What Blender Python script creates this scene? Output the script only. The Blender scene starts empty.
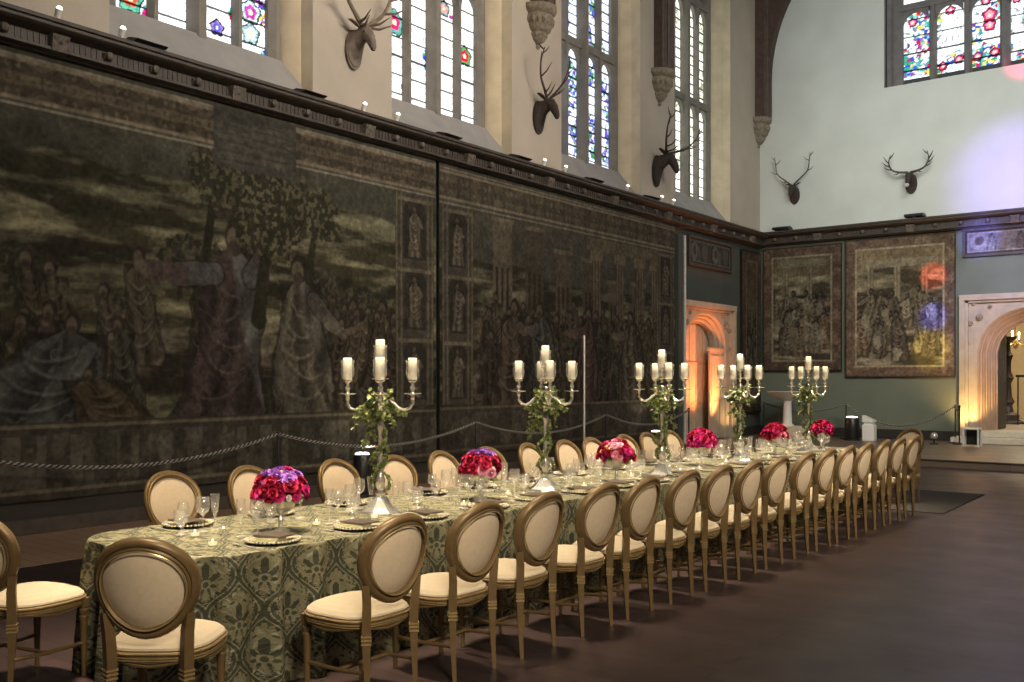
import bpy, math, random
import numpy as np
from mathutils import Vector, Matrix
PI = math.pi
rnd = random.Random(7)
SC = bpy.context.scene
COL = SC.collection

# ------------------------------------------------------------------ materials
MATS = {}
def newmat(name):
    m = bpy.data.materials.new(name); m.use_nodes = True
    nt = m.node_tree; nt.nodes.clear()
    out = nt.nodes.new('ShaderNodeOutputMaterial')
    MATS[name] = m
    return m, nt, out
def N(nt, t, **kw):
    n = nt.nodes.new(t)
    for k, v in kw.items():
        if k in n.inputs: n.inputs[k].default_value = v
        else: setattr(n, k, v)
    return n
def L(nt, a, b): nt.links.new(a, b)
def c4(c): return (c[0], c[1], c[2], 1)
def pbr(name, col, rough=.5, metal=0, var=.15, scale=12, bump=0, bscale=60, spec=.5, col2=None, sheen=0, coat=0):
    """principled material with a little noise in the colour and an optional bump"""
    m, nt, out = newmat(name)
    b = N(nt, 'ShaderNodeBsdfPrincipled', Roughness=rough, Metallic=metal)
    b.inputs['Specular IOR Level'].default_value = spec
    b.inputs['Sheen Weight'].default_value = sheen
    b.inputs['Coat Weight'].default_value = coat
    tc = N(nt, 'ShaderNodeTexCoord')
    no = N(nt, 'ShaderNodeTexNoise', Scale=scale, Detail=4)
    L(nt, tc.outputs['Object'], no.inputs['Vector'])
    r = N(nt, 'ShaderNodeValToRGB')
    c2 = col2 or tuple(min(1, x*(1+var)) for x in col)
    c1 = col if col2 else tuple(x*(1-var) for x in col)
    r.color_ramp.elements[0].color = c4(c1); r.color_ramp.elements[0].position = .3
    r.color_ramp.elements[1].color = c4(c2); r.color_ramp.elements[1].position = .7
    L(nt, no.outputs['Fac'], r.inputs['Fac']); L(nt, r.outputs['Color'], b.inputs['Base Color'])
    if bump:
        n2 = N(nt, 'ShaderNodeTexNoise', Scale=bscale, Detail=3)
        L(nt, tc.outputs['Object'], n2.inputs['Vector'])
        bp = N(nt, 'ShaderNodeBump', Strength=bump, Distance=.02)
        L(nt, n2.outputs['Fac'], bp.inputs['Height']); L(nt, bp.outputs['Normal'], b.inputs['Normal'])
    L(nt, b.outputs[0], out.inputs[0])
    return m
def glow(name, col, s):
    m, nt, out = newmat(name)
    e = N(nt, 'ShaderNodeEmission', Color=c4(col), Strength=s); L(nt, e.outputs[0], out.inputs[0]); return m
def thin_glass(name, refl=.16, rim_sheen=.08, facet=0):
    m, nt, out = newmat(name)
    t = N(nt, 'ShaderNodeBsdfTransparent', Color=(1, 1, 1, 1)); g = N(nt, 'ShaderNodeBsdfGlossy', Roughness=.12); d = N(nt, 'ShaderNodeBsdfDiffuse', Color=(.85, .82, .74, 1))
    lw = N(nt, 'ShaderNodeLayerWeight', Blend=.3)
    mp = N(nt, 'ShaderNodeMapRange'); mp.inputs[3].default_value = refl*.4; mp.inputs[4].default_value = min(.6, refl*2)
    L(nt, lw.outputs['Facing'], mp.inputs[0])
    if facet:
        tc = N(nt, 'ShaderNodeTexCoord'); vo = N(nt, 'ShaderNodeTexVoronoi', Scale=facet); L(nt, tc.outputs['Object'], vo.inputs['Vector'])
        bp = N(nt, 'ShaderNodeBump', Strength=.5, Distance=.006); L(nt, vo.outputs['Distance'], bp.inputs['Height']); L(nt, bp.outputs[0], g.inputs['Normal'])
    m2 = N(nt, 'ShaderNodeMapRange'); m2.inputs[3].default_value = rim_sheen*.5; m2.inputs[4].default_value = rim_sheen*3  # white diffuse growing towards the edges paints in the glass highlights
    L(nt, lw.outputs['Facing'], m2.inputs[0])
    a = N(nt, 'ShaderNodeMixShader'); L(nt, m2.outputs[0], a.inputs[0]); L(nt, t.outputs[0], a.inputs[1]); L(nt, d.outputs[0], a.inputs[2])
    mx = N(nt, 'ShaderNodeMixShader'); L(nt, mp.outputs[0], mx.inputs[0]); L(nt, a.outputs[0], mx.inputs[1]); L(nt, g.outputs[0], mx.inputs[2])
    L(nt, mx.outputs[0], out.inputs[0]); return m
def attr_cloth(name, rough=.95, gain=1.0, weave=140):
    m, nt, out = newmat(name)
    a = N(nt, 'ShaderNodeVertexColor', layer_name='Col'); b = N(nt, 'ShaderNodeBsdfPrincipled', Roughness=rough)
    b.inputs['Specular IOR Level'].default_value = .12
    tc = N(nt, 'ShaderNodeTexCoord'); no = N(nt, 'ShaderNodeTexNoise', Scale=weave, Detail=2)
    L(nt, tc.outputs['Object'], no.inputs['Vector'])
    bp = N(nt, 'ShaderNodeBump', Strength=.35, Distance=.01); L(nt, no.outputs['Fac'], bp.inputs['Height']); L(nt, bp.outputs[0], b.inputs['Normal'])
    L(nt, a.outputs['Color'], b.inputs['Base Color']); L(nt, b.outputs[0], out.inputs[0]); return m
def attr_glow(name, s):
    m, nt, out = newmat(name)
    a = N(nt, 'ShaderNodeVertexColor', layer_name='Col'); e = N(nt, 'ShaderNodeEmission', Strength=s)
    L(nt, a.outputs['Color'], e.inputs['Color']); L(nt, e.outputs[0], out.inputs[0]); return m

plaster_warm = pbr('plaster_warm', (.435, .378, .312), .85, var=.07, scale=1.3, bump=.15, bscale=25)
plaster_cool = pbr('plaster_cool', (.60, .61, .58), .85, var=.06, scale=1.1, bump=.12, bscale=20)
stone = pbr('window_stone', (.60, .50, .35), .85, var=.12, scale=3, bump=.15, bscale=40)  # yellow stone, lightened in colour for the glow of the cornice spotlights
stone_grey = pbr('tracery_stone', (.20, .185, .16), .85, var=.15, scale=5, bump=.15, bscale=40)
end_stone = pbr('end_tracery_stone', (.15, .135, .135), .85, var=.15, scale=5)
sill_stone = pbr('sill_stone', (.30, .285, .275), .9, var=.1, scale=3)
door_stone = pbr('door_stone', (.38, .31, .235), .8, var=.12, scale=4, bump=.2, bscale=30)
door_red = pbr('door_rib_stone', (.30, .16, .11), .8, var=.12, scale=5)
oak = pbr('cornice_oak', (.050, .038, .029), .55, var=.3, scale=9, bump=.2, bscale=30)
oak_boss = pbr('carved_boss_oak', (.105, .085, .066), .6, var=.4, scale=16, bump=.4, bscale=40)
oak_dark = pbr('dark_oak', (.045, .03, .022), .5, var=.3, scale=8)
oak_roof = pbr('roof_oak', (.075, .045, .034), .6, var=.3, scale=8, bump=.2, bscale=22)
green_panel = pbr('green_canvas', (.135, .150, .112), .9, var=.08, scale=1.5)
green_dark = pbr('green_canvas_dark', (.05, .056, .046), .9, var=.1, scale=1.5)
skirting = pbr('skirting', (.022, .018, .014), .6)
gold = pbr('gold_paint', (.140, .090, .038), .42, metal=.25, var=.12, scale=25)
gold_line = pbr('bright_gold', (.62, .46, .22), .25, metal=.7, var=.1, scale=25)
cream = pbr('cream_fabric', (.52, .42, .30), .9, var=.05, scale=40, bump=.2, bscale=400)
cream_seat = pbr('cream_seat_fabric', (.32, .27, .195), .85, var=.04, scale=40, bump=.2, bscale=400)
silver = pbr('silver', (.78, .75, .68), .2, metal=.8, var=.05)
silver_soft = pbr('satin_silver', (.66, .62, .54), .35, metal=.7, var=.05)
wax = pbr('candle_wax', (.88, .84, .72), .5, var=.02); 
wick = pbr('wick', (.02, .02, .02), .8)
glass = thin_glass('clear_glass', .30, .15, 90)
glass_h = thin_glass('hurricane_glass', .24, .09)
ivy_mat = pbr('ivy_leaf', (.055, .10, .022), .5, col2=(.30, .33, .12), scale=22)
stem_mat = pbr('ivy_stem', (.07, .09, .03), .7)
black = pbr('black_metal', (.012, .012, .012), .4)
iron = pbr('dark_iron', (.03, .028, .026), .45, metal=.4)
white_paint = pbr('white_paint', (.75, .73, .68), .5, var=.04)
pale_steel = pbr('pale_steel', (.62, .60, .56), .35, metal=.3)
menu_mat = pbr('menu_card', (.045, .034, .026), .45)
napkin_mat = pbr('napkin_linen', (.22, .21, .12), .85, var=.1, scale=30)
plate_mat = pbr('porcelain', (.24, .22, .15), .22, var=.05)
petals = {
 'magenta': pbr('petal_magenta', (.36, .010, .10), .75, col2=(.58, .03, .22), scale=30, spec=.15),
 'crimson': pbr('petal_crimson', (.20, .006, .024), .75, col2=(.40, .016, .055), scale=30, spec=.15),
 'purple': pbr('petal_purple', (.14, .05, .28), .75, col2=(.32, .14, .46), scale=30, spec=.15),
 'pink': pbr('petal_pink', (.62, .20, .33), .55, col2=(.75, .38, .46), scale=30, spec=.15),
 'yellow': pbr('petal_yellow', (.62, .52, .14), .55, col2=(.75, .68, .3), scale=30),
 'white': pbr('petal_white', (.70, .62, .58), .55, col2=(.8, .74, .68), scale=30)}
hide = pbr('stag_hide', (.042, .03, .024), .85, var=.3, scale=20, bump=.4, bscale=60)
hide_grey = pbr('carved_wood_hide', (.17, .135, .105), .8, var=.25, scale=14, bump=.3, bscale=50)
antler_mat = pbr('antler_horn', (.05, .036, .028), .6, var=.3, scale=20)
antler_pale = pbr('pale_antler_horn', (.19, .145, .105), .6, var=.3, scale=20)
muzzle_mat = pbr('muzzle', (.5, .46, .4), .7)
carved = pbr('carved_stone', (.22, .185, .135), .85, var=.35, scale=16, bump=.8, bscale=18)
tapestry_mat = attr_cloth('tapestry_wool')
panel_mat = attr_cloth('painted_panel', .7)
stained = attr_glow('stained_glass', 1.9)
rope_light = pbr('rope_white', (.27, .25, .22), .8)
rope_dark = pbr('rope_black', (.015, .014, .013), .7)
mat_rug = pbr('door_mat', (.030, .026, .022), .95, var=.1, scale=40)
lamp_lens = glow('lamp_lens', (1, .84, .64), 7)
flame_mat = glow('flame', (1, .72, .32), 9)
votive_glow = glow('lit_votive', (1, .8, .42), 1.3)
bulb = glow('warm_bulb', (1, .72, .38), 16)

def floor_mat(name, c1, c2, rough, scale, rot=0):
    m, nt, out = newmat(name)
    b = N(nt, 'ShaderNodeBsdfPrincipled'); b.inputs['Specular IOR Level'].default_value = .42
    tc = N(nt, 'ShaderNodeTexCoord'); mp = N(nt, 'ShaderNodeMapping'); mp.inputs['Rotation'].default_value = (0, 0, rot)
    L(nt, tc.outputs['Object'], mp.inputs[0])
    br = N(nt, 'ShaderNodeTexBrick', Scale=scale); br.offset = .37; br.inputs['Color1'].default_value = c4(c1); br.inputs['Color2'].default_value = c4(c2)
    br.inputs['Mortar'].default_value = c4(tuple(x*.45 for x in c1)); br.inputs['Mortar Size'].default_value = .006
    br.inputs['Brick Width'].default_value = 2.4; br.inputs['Row Height'].default_value = .17
    L(nt, mp.outputs[0], br.inputs[0])
    no = N(nt, 'ShaderNodeTexNoise', Scale=2.2, Detail=6); L(nt, mp.outputs[0], no.inputs[0])
    mr = N(nt, 'ShaderNodeMapRange'); mr.inputs[3].default_value = rough-.1; mr.inputs[4].default_value = rough+.14
    L(nt, no.outputs['Fac'], mr.inputs[0]); L(nt, mr.outputs[0], b.inputs['Roughness'])
    mx = N(nt, 'ShaderNodeMix', data_type='RGBA', blend_type='MULTIPLY'); mx.inputs[0].default_value = .55
    L(nt, br.outputs['Color'], mx.inputs[6])
    rp = N(nt, 'ShaderNodeValToRGB'); rp.color_ramp.elements[0].color = (.55, .55, .55, 1); rp.color_ramp.elements[1].color = (1.3, 1.3, 1.3, 1)
    L(nt, no.outputs['Fac'], rp.inputs[0]); L(nt, rp.outputs[0], mx.inputs[7]); L(nt, mx.outputs[2], b.inputs['Base Color'])
    bp = N(nt, 'ShaderNodeBump', Strength=.12, Distance=.01); L(nt, br.outputs['Fac'], bp.inputs['Height']); L(nt, bp.outputs[0], b.inputs['Normal'])
    L(nt, b.outputs[0], out.inputs[0]); return m
floor_wood = floor_mat('floor_boards', (.027, .017, .017), (.034, .021, .021), .36, 1.0)
border_wood = floor_mat('border_boards', (.27, .17, .115), (.30, .19, .13), .5, 1.0)
dais_wood = floor_mat('dais_boards', (.15, .11, .08), (.175, .13, .095), .36, 1.0)

def damask():
    m, nt, out = newmat('green_damask')
    b = N(nt, 'ShaderNodeBsdfPrincipled'); b.inputs['Specular IOR Level'].default_value = .35
    uv = N(nt, 'ShaderNodeUVMap', uv_map='UVMap'); sp = N(nt, 'ShaderNodeSeparateXYZ'); L(nt, uv.outputs[0], sp.inputs[0])
    def mth(op, a, bv=None, c=None):
        n = N(nt, 'ShaderNodeMath', operation=op)
        for i, v in enumerate((a, bv, c)):
            if v is None: continue
            if isinstance(v, (int, float)): n.inputs[i].default_value = v
            else: L(nt, v, n.inputs[i])
        return n.outputs[0]
    P, Q = .165, .44                                 # half-drop repeat of the woven ogee motif in metres
    U, V = sp.outputs[0], sp.outputs[1]
    t_ = mth('DIVIDE', U, P); k_ = mth('FLOOR', t_); du0 = mth('MULTIPLY', mth('FRACT', t_), P)
    odd = mth('MODULO', mth('ABSOLUTE', k_), 2.0)
    def wrap(x): return mth('MULTIPLY', mth('SUBTRACT', x, mth('ROUND', x)), Q)
    vs = mth('ADD', mth('DIVIDE', V, Q), mth('MULTIPLY', odd, .5)); dv0 = wrap(vs); dv1 = wrap(mth('ADD', vs, .5))
    e = mth('SUBTRACT', du0, mth('MULTIPLY', P, mth('ADD', .5, mth('MULTIPLY', mth('COSINE', mth('MULTIPLY', vs, 2*PI)), .5))))
    side = mth('GREATER_THAN', e, 0.0)
    def pick(a, b): return mth('ADD', a, mth('MULTIPLY', side, mth('SUBTRACT', b, a)))
    du = pick(du0, mth('SUBTRACT', P, du0)); dv = pick(dv0, dv1); ae = mth('ABSOLUTE', e)
    cb = N(nt, 'ShaderNodeCombineXYZ'); L(nt, du, cb.inputs[0]); L(nt, dv, cb.inputs[1])
    n1 = N(nt, 'ShaderNodeTexNoise', Scale=42, Detail=2, Distortion=1.0); L(nt, cb.outputs[0], n1.inputs[0])
    nz = mth('SUBTRACT', n1.outputs['Fac'], .5)
    band = mth('LESS_THAN', ae, .011)                # ogee trellis with leafy scrolls along it
    leafy = mth('MULTIPLY', mth('LESS_THAN', ae, mth('ADD', .042, mth('MULTIPLY', nz, .22))), mth('GREATER_THAN', ae, .021))
    dy = mth('ADD', dv, .05); ang = mth('ARCTAN2', du, dy); rad = mth('SQRT', mth('ADD', mth('MULTIPLY', mth('MULTIPLY', du, du), 1.5), mth('MULTIPLY', dy, dy)))
    lim = mth('MULTIPLY', mth('ADD', .66, mth('MULTIPLY', mth('COSINE', mth('MULTIPLY', ang, 7.0)), .34)), mth('ADD', .085, mth('MULTIPLY', mth('COSINE', ang), .035)))
    palm = mth('MULTIPLY', mth('LESS_THAN', mth('ADD', rad, mth('MULTIPLY', nz, .08)), lim), mth('GREATER_THAN', mth('ADD', rad, mth('MULTIPLY', nz, .05)), .030))
    core = mth('LESS_THAN', rad, .016)
    sprig = mth('GREATER_THAN', n1.outputs['Fac'], .63)
    f = mth('MAXIMUM', mth('MAXIMUM', band, leafy), mth('MAXIMUM', mth('MAXIMUM', palm, core), sprig))
    r = N(nt, 'ShaderNodeMix', data_type='RGBA'); L(nt, f, r.inputs[0])
    r.inputs[6].default_value = (.150, .140, .085, 1); r.inputs[7].default_value = (.034, .037, .022, 1)
    L(nt, r.outputs[2], b.inputs['Base Color'])
    L(nt, mth('ADD', .42, mth('MULTIPLY', f, .35)), b.inputs['Roughness'])
    n2 = N(nt, 'ShaderNodeTexNoise', Scale=11, Detail=5, Distortion=.9); L(nt, uv.outputs[0], n2.inputs[0])
    bp = N(nt, 'ShaderNodeBump', Strength=.8, Distance=.04); L(nt, n2.outputs['Fac'], bp.inputs['Height']); L(nt, bp.outputs[0], b.inputs['Normal'])
    L(nt, b.outputs[0], out.inputs[0]); return m
damask_mat = damask()

# ------------------------------------------------------------------ mesh builder
class MB:
    def __init__(s): s.v, s.f, s.mi, s.cur = [], [], [], 0
    def add(s, vs, fs):
        o = len(s.v); s.v += [tuple(p) for p in vs]; s.f += [tuple(i+o for i in f) for f in fs]; s.mi += [s.cur]*len(fs); return s
    def box(s, x0, x1, y0, y1, z0, z1):
        v = [(x, y, z) for x in (x0, x1) for y in (y0, y1) for z in (z0, z1)]
        return s.add(v, [(0, 1, 3, 2), (4, 6, 7, 5), (0, 4, 5, 1), (2, 3, 7, 6), (0, 2, 6, 4), (1, 5, 7, 3)])
    def bbox(s, x0, x1, y0, y1, z0, z1, b=.01):
        """box with chamfered edges"""
        vs = []; idx = {}
        xs, ys, zs = (x0, x1), (y0, y1), (z0, z1)
        for i in (0, 1):
            for j in (0, 1):
                for k in (0, 1):
                    sx, sy, sz = (1-2*i)*b, (1-2*j)*b, (1-2*k)*b
                    for a, p in enumerate(((xs[i], ys[j]+sy, zs[k]+sz), (xs[i]+sx, ys[j], zs[k]+sz), (xs[i]+sx, ys[j]+sy, zs[k]))):
                        idx[(i, j, k, a)] = len(vs); vs.append(p)
        F = []
        for i in (0, 1): F.append([idx[(i, j, k, 0)] for j, k in ((0, 0), (0, 1), (1, 1), (1, 0))])
        for j in (0, 1): F.append([idx[(i, j, k, 1)] for i, k in ((0, 0), (0, 1), (1, 1), (1, 0))])
        for k in (0, 1): F.append([idx[(i, j, k, 2)] for i, j in ((0, 0), (0, 1), (1, 1), (1, 0))])
        for i in (0, 1):
            for j in (0, 1): F.append([idx[(i, j, 0, 0)], idx[(i, j, 1, 0)], idx[(i, j, 1, 1)], idx[(i, j, 0, 1)]])
            for k in (0, 1): F.append([idx[(i, 0, k, 0)], idx[(i, 1, k, 0)], idx[(i, 1, k, 2)], idx[(i, 0, k, 2)]])
        for j in (0, 1):
            for k in (0, 1): F.append([idx[(0, j, k, 1)], idx[(1, j, k, 1)], idx[(1, j, k, 2)], idx[(0, j, k, 2)]])
        for i in (0, 1):
            for j in (0, 1):
                for k in (0, 1): F.append([idx[(i, j, k, a)] for a in (0, 1, 2)])
        return s.add(vs, F)
    def lathe(s, prof, n=16, c=(0, 0, 0), ax=None, cap=True):
        """profile of (r, z) turned round z; ax = optional Matrix"""
        vs = []; fs = []
        for r, z in prof:
            for k in range(n):
                a = 2*PI*k/n; p = Vector((r*math.cos(a), r*math.sin(a), z))
                if ax is not None: p = ax @ p
                vs.append((p.x+c[0], p.y+c[1], p.z+c[2]))
        for i in range(len(prof)-1):
            for k in range(n):
                k2 = (k+1) % n; fs.append((i*n+k, i*n+k2, (i+1)*n+k2, (i+1)*n+k))
        if cap:
            if prof[0][0] > 1e-4: fs.append(tuple(range(n-1, -1, -1)))
            if prof[-1][0] > 1e-4: fs.append(tuple((len(prof)-1)*n+k for k in range(n)))
        return s.add(vs, fs)
    def tube(s, pts, rad, n=8, flat=1.0, cap=True):
        pts = [Vector(p) for p in pts]
        if isinstance(rad, (int, float)): rad = [rad]*len(pts)
        vs = []; fs = []; up = None
        for i, p in enumerate(pts):
            t = (pts[min(i+1, len(pts)-1)]-pts[max(i-1, 0)]).normalized()
            if up is None:
                up = Vector((0, 0, 1)) if abs(t.z) < .9 else Vector((1, 0, 0))
            b = t.cross(up).normalized(); u = b.cross(t).normalized(); up = u
            for k in range(n):
                a = 2*PI*k/n; q = p + b*(rad[i]*math.cos(a)) + u*(rad[i]*math.sin(a)*flat); vs.append(q)
        for i in range(len(pts)-1):
            for k in range(n):
                k2 = (k+1) % n; fs.append((i*n+k, i*n+k2, (i+1)*n+k2, (i+1)*n+k))
        if cap:
            fs.append(tuple(range(n-1, -1, -1))); fs.append(tuple((len(pts)-1)*n+k for k in range(n)))
        return s.add(vs, fs)
    def ball(s, c, r, n=10, m=7):
        rx, ry, rz = r if not isinstance(r, (int, float)) else (r, r, r)
        vs = [(c[0], c[1], c[2]-rz)]; fs = []
        for i in range(1, m):
            t = -PI/2+PI*i/m
            for k in range(n):
                a = 2*PI*k/n; vs.append((c[0]+rx*math.cos(t)*math.cos(a), c[1]+ry*math.cos(t)*math.sin(a), c[2]+rz*math.sin(t)))
        vs.append((c[0], c[1], c[2]+rz))
        for k in range(n): fs.append((0, 1+(k+1) % n, 1+k))
        for i in range(m-2):
            for k in range(n):
                k2 = (k+1) % n; fs.append((1+i*n+k, 1+i*n+k2, 1+(i+1)*n+k2, 1+(i+1)*n+k))
        e = len(vs)-1
        for k in range(n): fs.append((e, 1+(m-2)*n+k, 1+(m-2)*n+(k+1) % n))
        return s.add(vs, fs)
    def prism(s, poly, axis, a, b):
        """convex or star polygon of 2-D points extruded along axis from a to b"""
        n = len(poly)
        def P(p, t): return {'x': (t, p[0], p[1]), 'y': (p[0], t, p[1]), 'z': (p[0], p[1], t)}[axis]
        return s.add([P(p, a) for p in poly]+[P(p, b) for p in poly],
                     [tuple(range(n))[::-1], tuple(range(n, 2*n))]+[(i, (i+1) % n, n+(i+1) % n, n+i) for i in range(n)])
    def strip(s, A, B, closed=False):
        n = len(A); m = n if closed else n-1
        return s.add(list(A)+list(B), [(i, (i+1) % n, n+(i+1) % n, n+i) for i in range(m)])
    def xf(s, M, start=0):
        for i in range(start, len(s.v)):
            p = M @ Vector(s.v[i]); s.v[i] = (p.x, p.y, p.z)
        return s
    def mesh(s, name, mats, smooth=True, angle=40):
        me = bpy.data.meshes.new(name); me.from_pydata(s.v, [], s.f)
        for m in (mats if isinstance(mats, (list, tuple)) else [mats]): me.materials.append(m)
        if any(s.mi): me.polygons.foreach_set('material_index', s.mi)
        if smooth:
            me.shade_smooth(); me.set_sharp_from_angle(angle=math.radians(angle))
        import bmesh
        bm = bmesh.new(); bm.from_mesh(me); bmesh.ops.recalc_face_normals(bm, faces=bm.faces); bm.to_mesh(me); bm.free()
        me.update(); return me
def obj(name, mb, mat, parent=None, loc=None, **kw):
    me = mb if isinstance(mb, bpy.types.Mesh) else mb.mesh(name, mat, **kw)
    o = bpy.data.objects.new(name, me); COL.objects.link(o)
    if parent: o.parent = parent
    if loc: o.location = loc
    return o
def tag(o, label=None, cat=None, group=None, kind=None):
    if label: o['label'] = label
    if cat: o['category'] = cat
    if group: o['group'] = group
    if kind: o['kind'] = kind
    return o
def thing(name, label, cat, loc=(0, 0, 0), rz=0, group=None):
    o = bpy.data.objects.new(name, None); COL.objects.link(o); o.empty_display_size = .1
    o.location = loc; o.rotation_euler = (0, 0, rz); return tag(o, label, cat, group)
def struct(name, mb, mat, parent=None, **kw):
    o = obj(name, mb, mat, parent, **kw)
    if not parent: o['kind'] = 'structure'
    return o
def kids(o): return list(o.children)
def dup(root, loc, rz, label, group=None):
    r = root.copy(); COL.objects.link(r); r.location = loc; r.rotation_euler = (0, 0, rz); r['label'] = label
    if group: r['group'] = group
    for ch in kids(root):
        c = ch.copy(); COL.objects.link(c); c.parent = r
        for g in kids(ch):
            d = g.copy(); COL.objects.link(d); d.parent = c
    return r
ORD = ['first', 'second', 'third', 'fourth', 'fifth', 'sixth', 'seventh', 'eighth', 'ninth', 'tenth', 'eleventh', 'twelfth', 'thirteenth', 'fourteenth', 'fifteenth', 'sixteenth']

# ------------------------------------------------------------------ numpy painting helpers (woven and stained designs)
rng = np.random.default_rng(3)
def vnoise(U, V, s, seed):
    r = np.random.default_rng(seed); T = r.random((256, 256))
    x = U*s; y = V*s; i = np.floor(x).astype(int); j = np.floor(y).astype(int); fx = x-i; fy = y-j
    fx = fx*fx*(3-2*fx); fy = fy*fy*(3-2*fy)
    g = lambda a, b: T[a % 256, b % 256]
    return (g(i, j)*(1-fx)+g(i+1, j)*fx)*(1-fy)+(g(i, j+1)*(1-fx)+g(i+1, j+1)*fx)*fy
def fbm(U, V, s, seed, o=4):
    a = 0; t = 0; w = 1
    for k in range(o): a = a+w*vnoise(U, V, s*2**k, seed+k*17); t += w; w *= .55
    return a/t
def sheet(name, org, eu, ev, W, H, nu, nv, colour, mat, bulge=None, parent=None, thick=.02, nrm=None):
    """a hung sheet: a grid with painted colours and a thin back and rim, as one mesh"""
    org, eu, ev = Vector(org), Vector(eu), Vector(ev); nrm = Vector(nrm)
    u = np.linspace(0, W, nu); v = np.linspace(0, H, nv); U, V = np.meshgrid(u, v)
    C = colour(U, V)
    D = bulge(U, V) if bulge is not None else np.zeros_like(U)
    P = np.empty((nv, nu, 3))
    for k in range(3): P[..., k] = org[k]+eu[k]*U+ev[k]*V+nrm[k]*D
    q = np.arange(nu*nv).reshape(nv, nu)
    F = np.stack([q[:-1, :-1], q[:-1, 1:], q[1:, 1:], q[1:, :-1]], -1).reshape(-1, 4)
    B = np.array([[org[k]+eu[k]*a+ev[k]*b-nrm[k]*thick for k in range(3)] for a, b in ((0, 0), (W, 0), (W, H), (0, H))])
    n0 = nu*nv; rim = [q[0, :], q[:, -1], q[-1, ::-1], q[::-1, 0]]
    extra = [(n0+3, n0+2, n0+1, n0)]
    for e, r in enumerate(rim):
        extra.append(tuple([n0+e]+[n0+(e+1) % 4]+[int(x) for x in r[::-1]]))
    verts = np.concatenate([P.reshape(-1, 3), B]); me = bpy.data.meshes.new(name)
    me.from_pydata(verts.tolist(), [], F.tolist()+extra); me.materials.append(mat)
    ca = me.color_attributes.new('Col', 'FLOAT_COLOR', 'POINT')
    A = np.ones((len(verts), 4)); A[:n0, :3] = np.clip(C, 0, 1).reshape(-1, 3); A[n0:, :3] = .02
    ca.data.foreach_set('color', A.astype(np.float32).ravel()); me.update()
    o = bpy.data.objects.new(name, me); COL.objects.link(o)
    if parent: o.parent = parent
    return o
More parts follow.
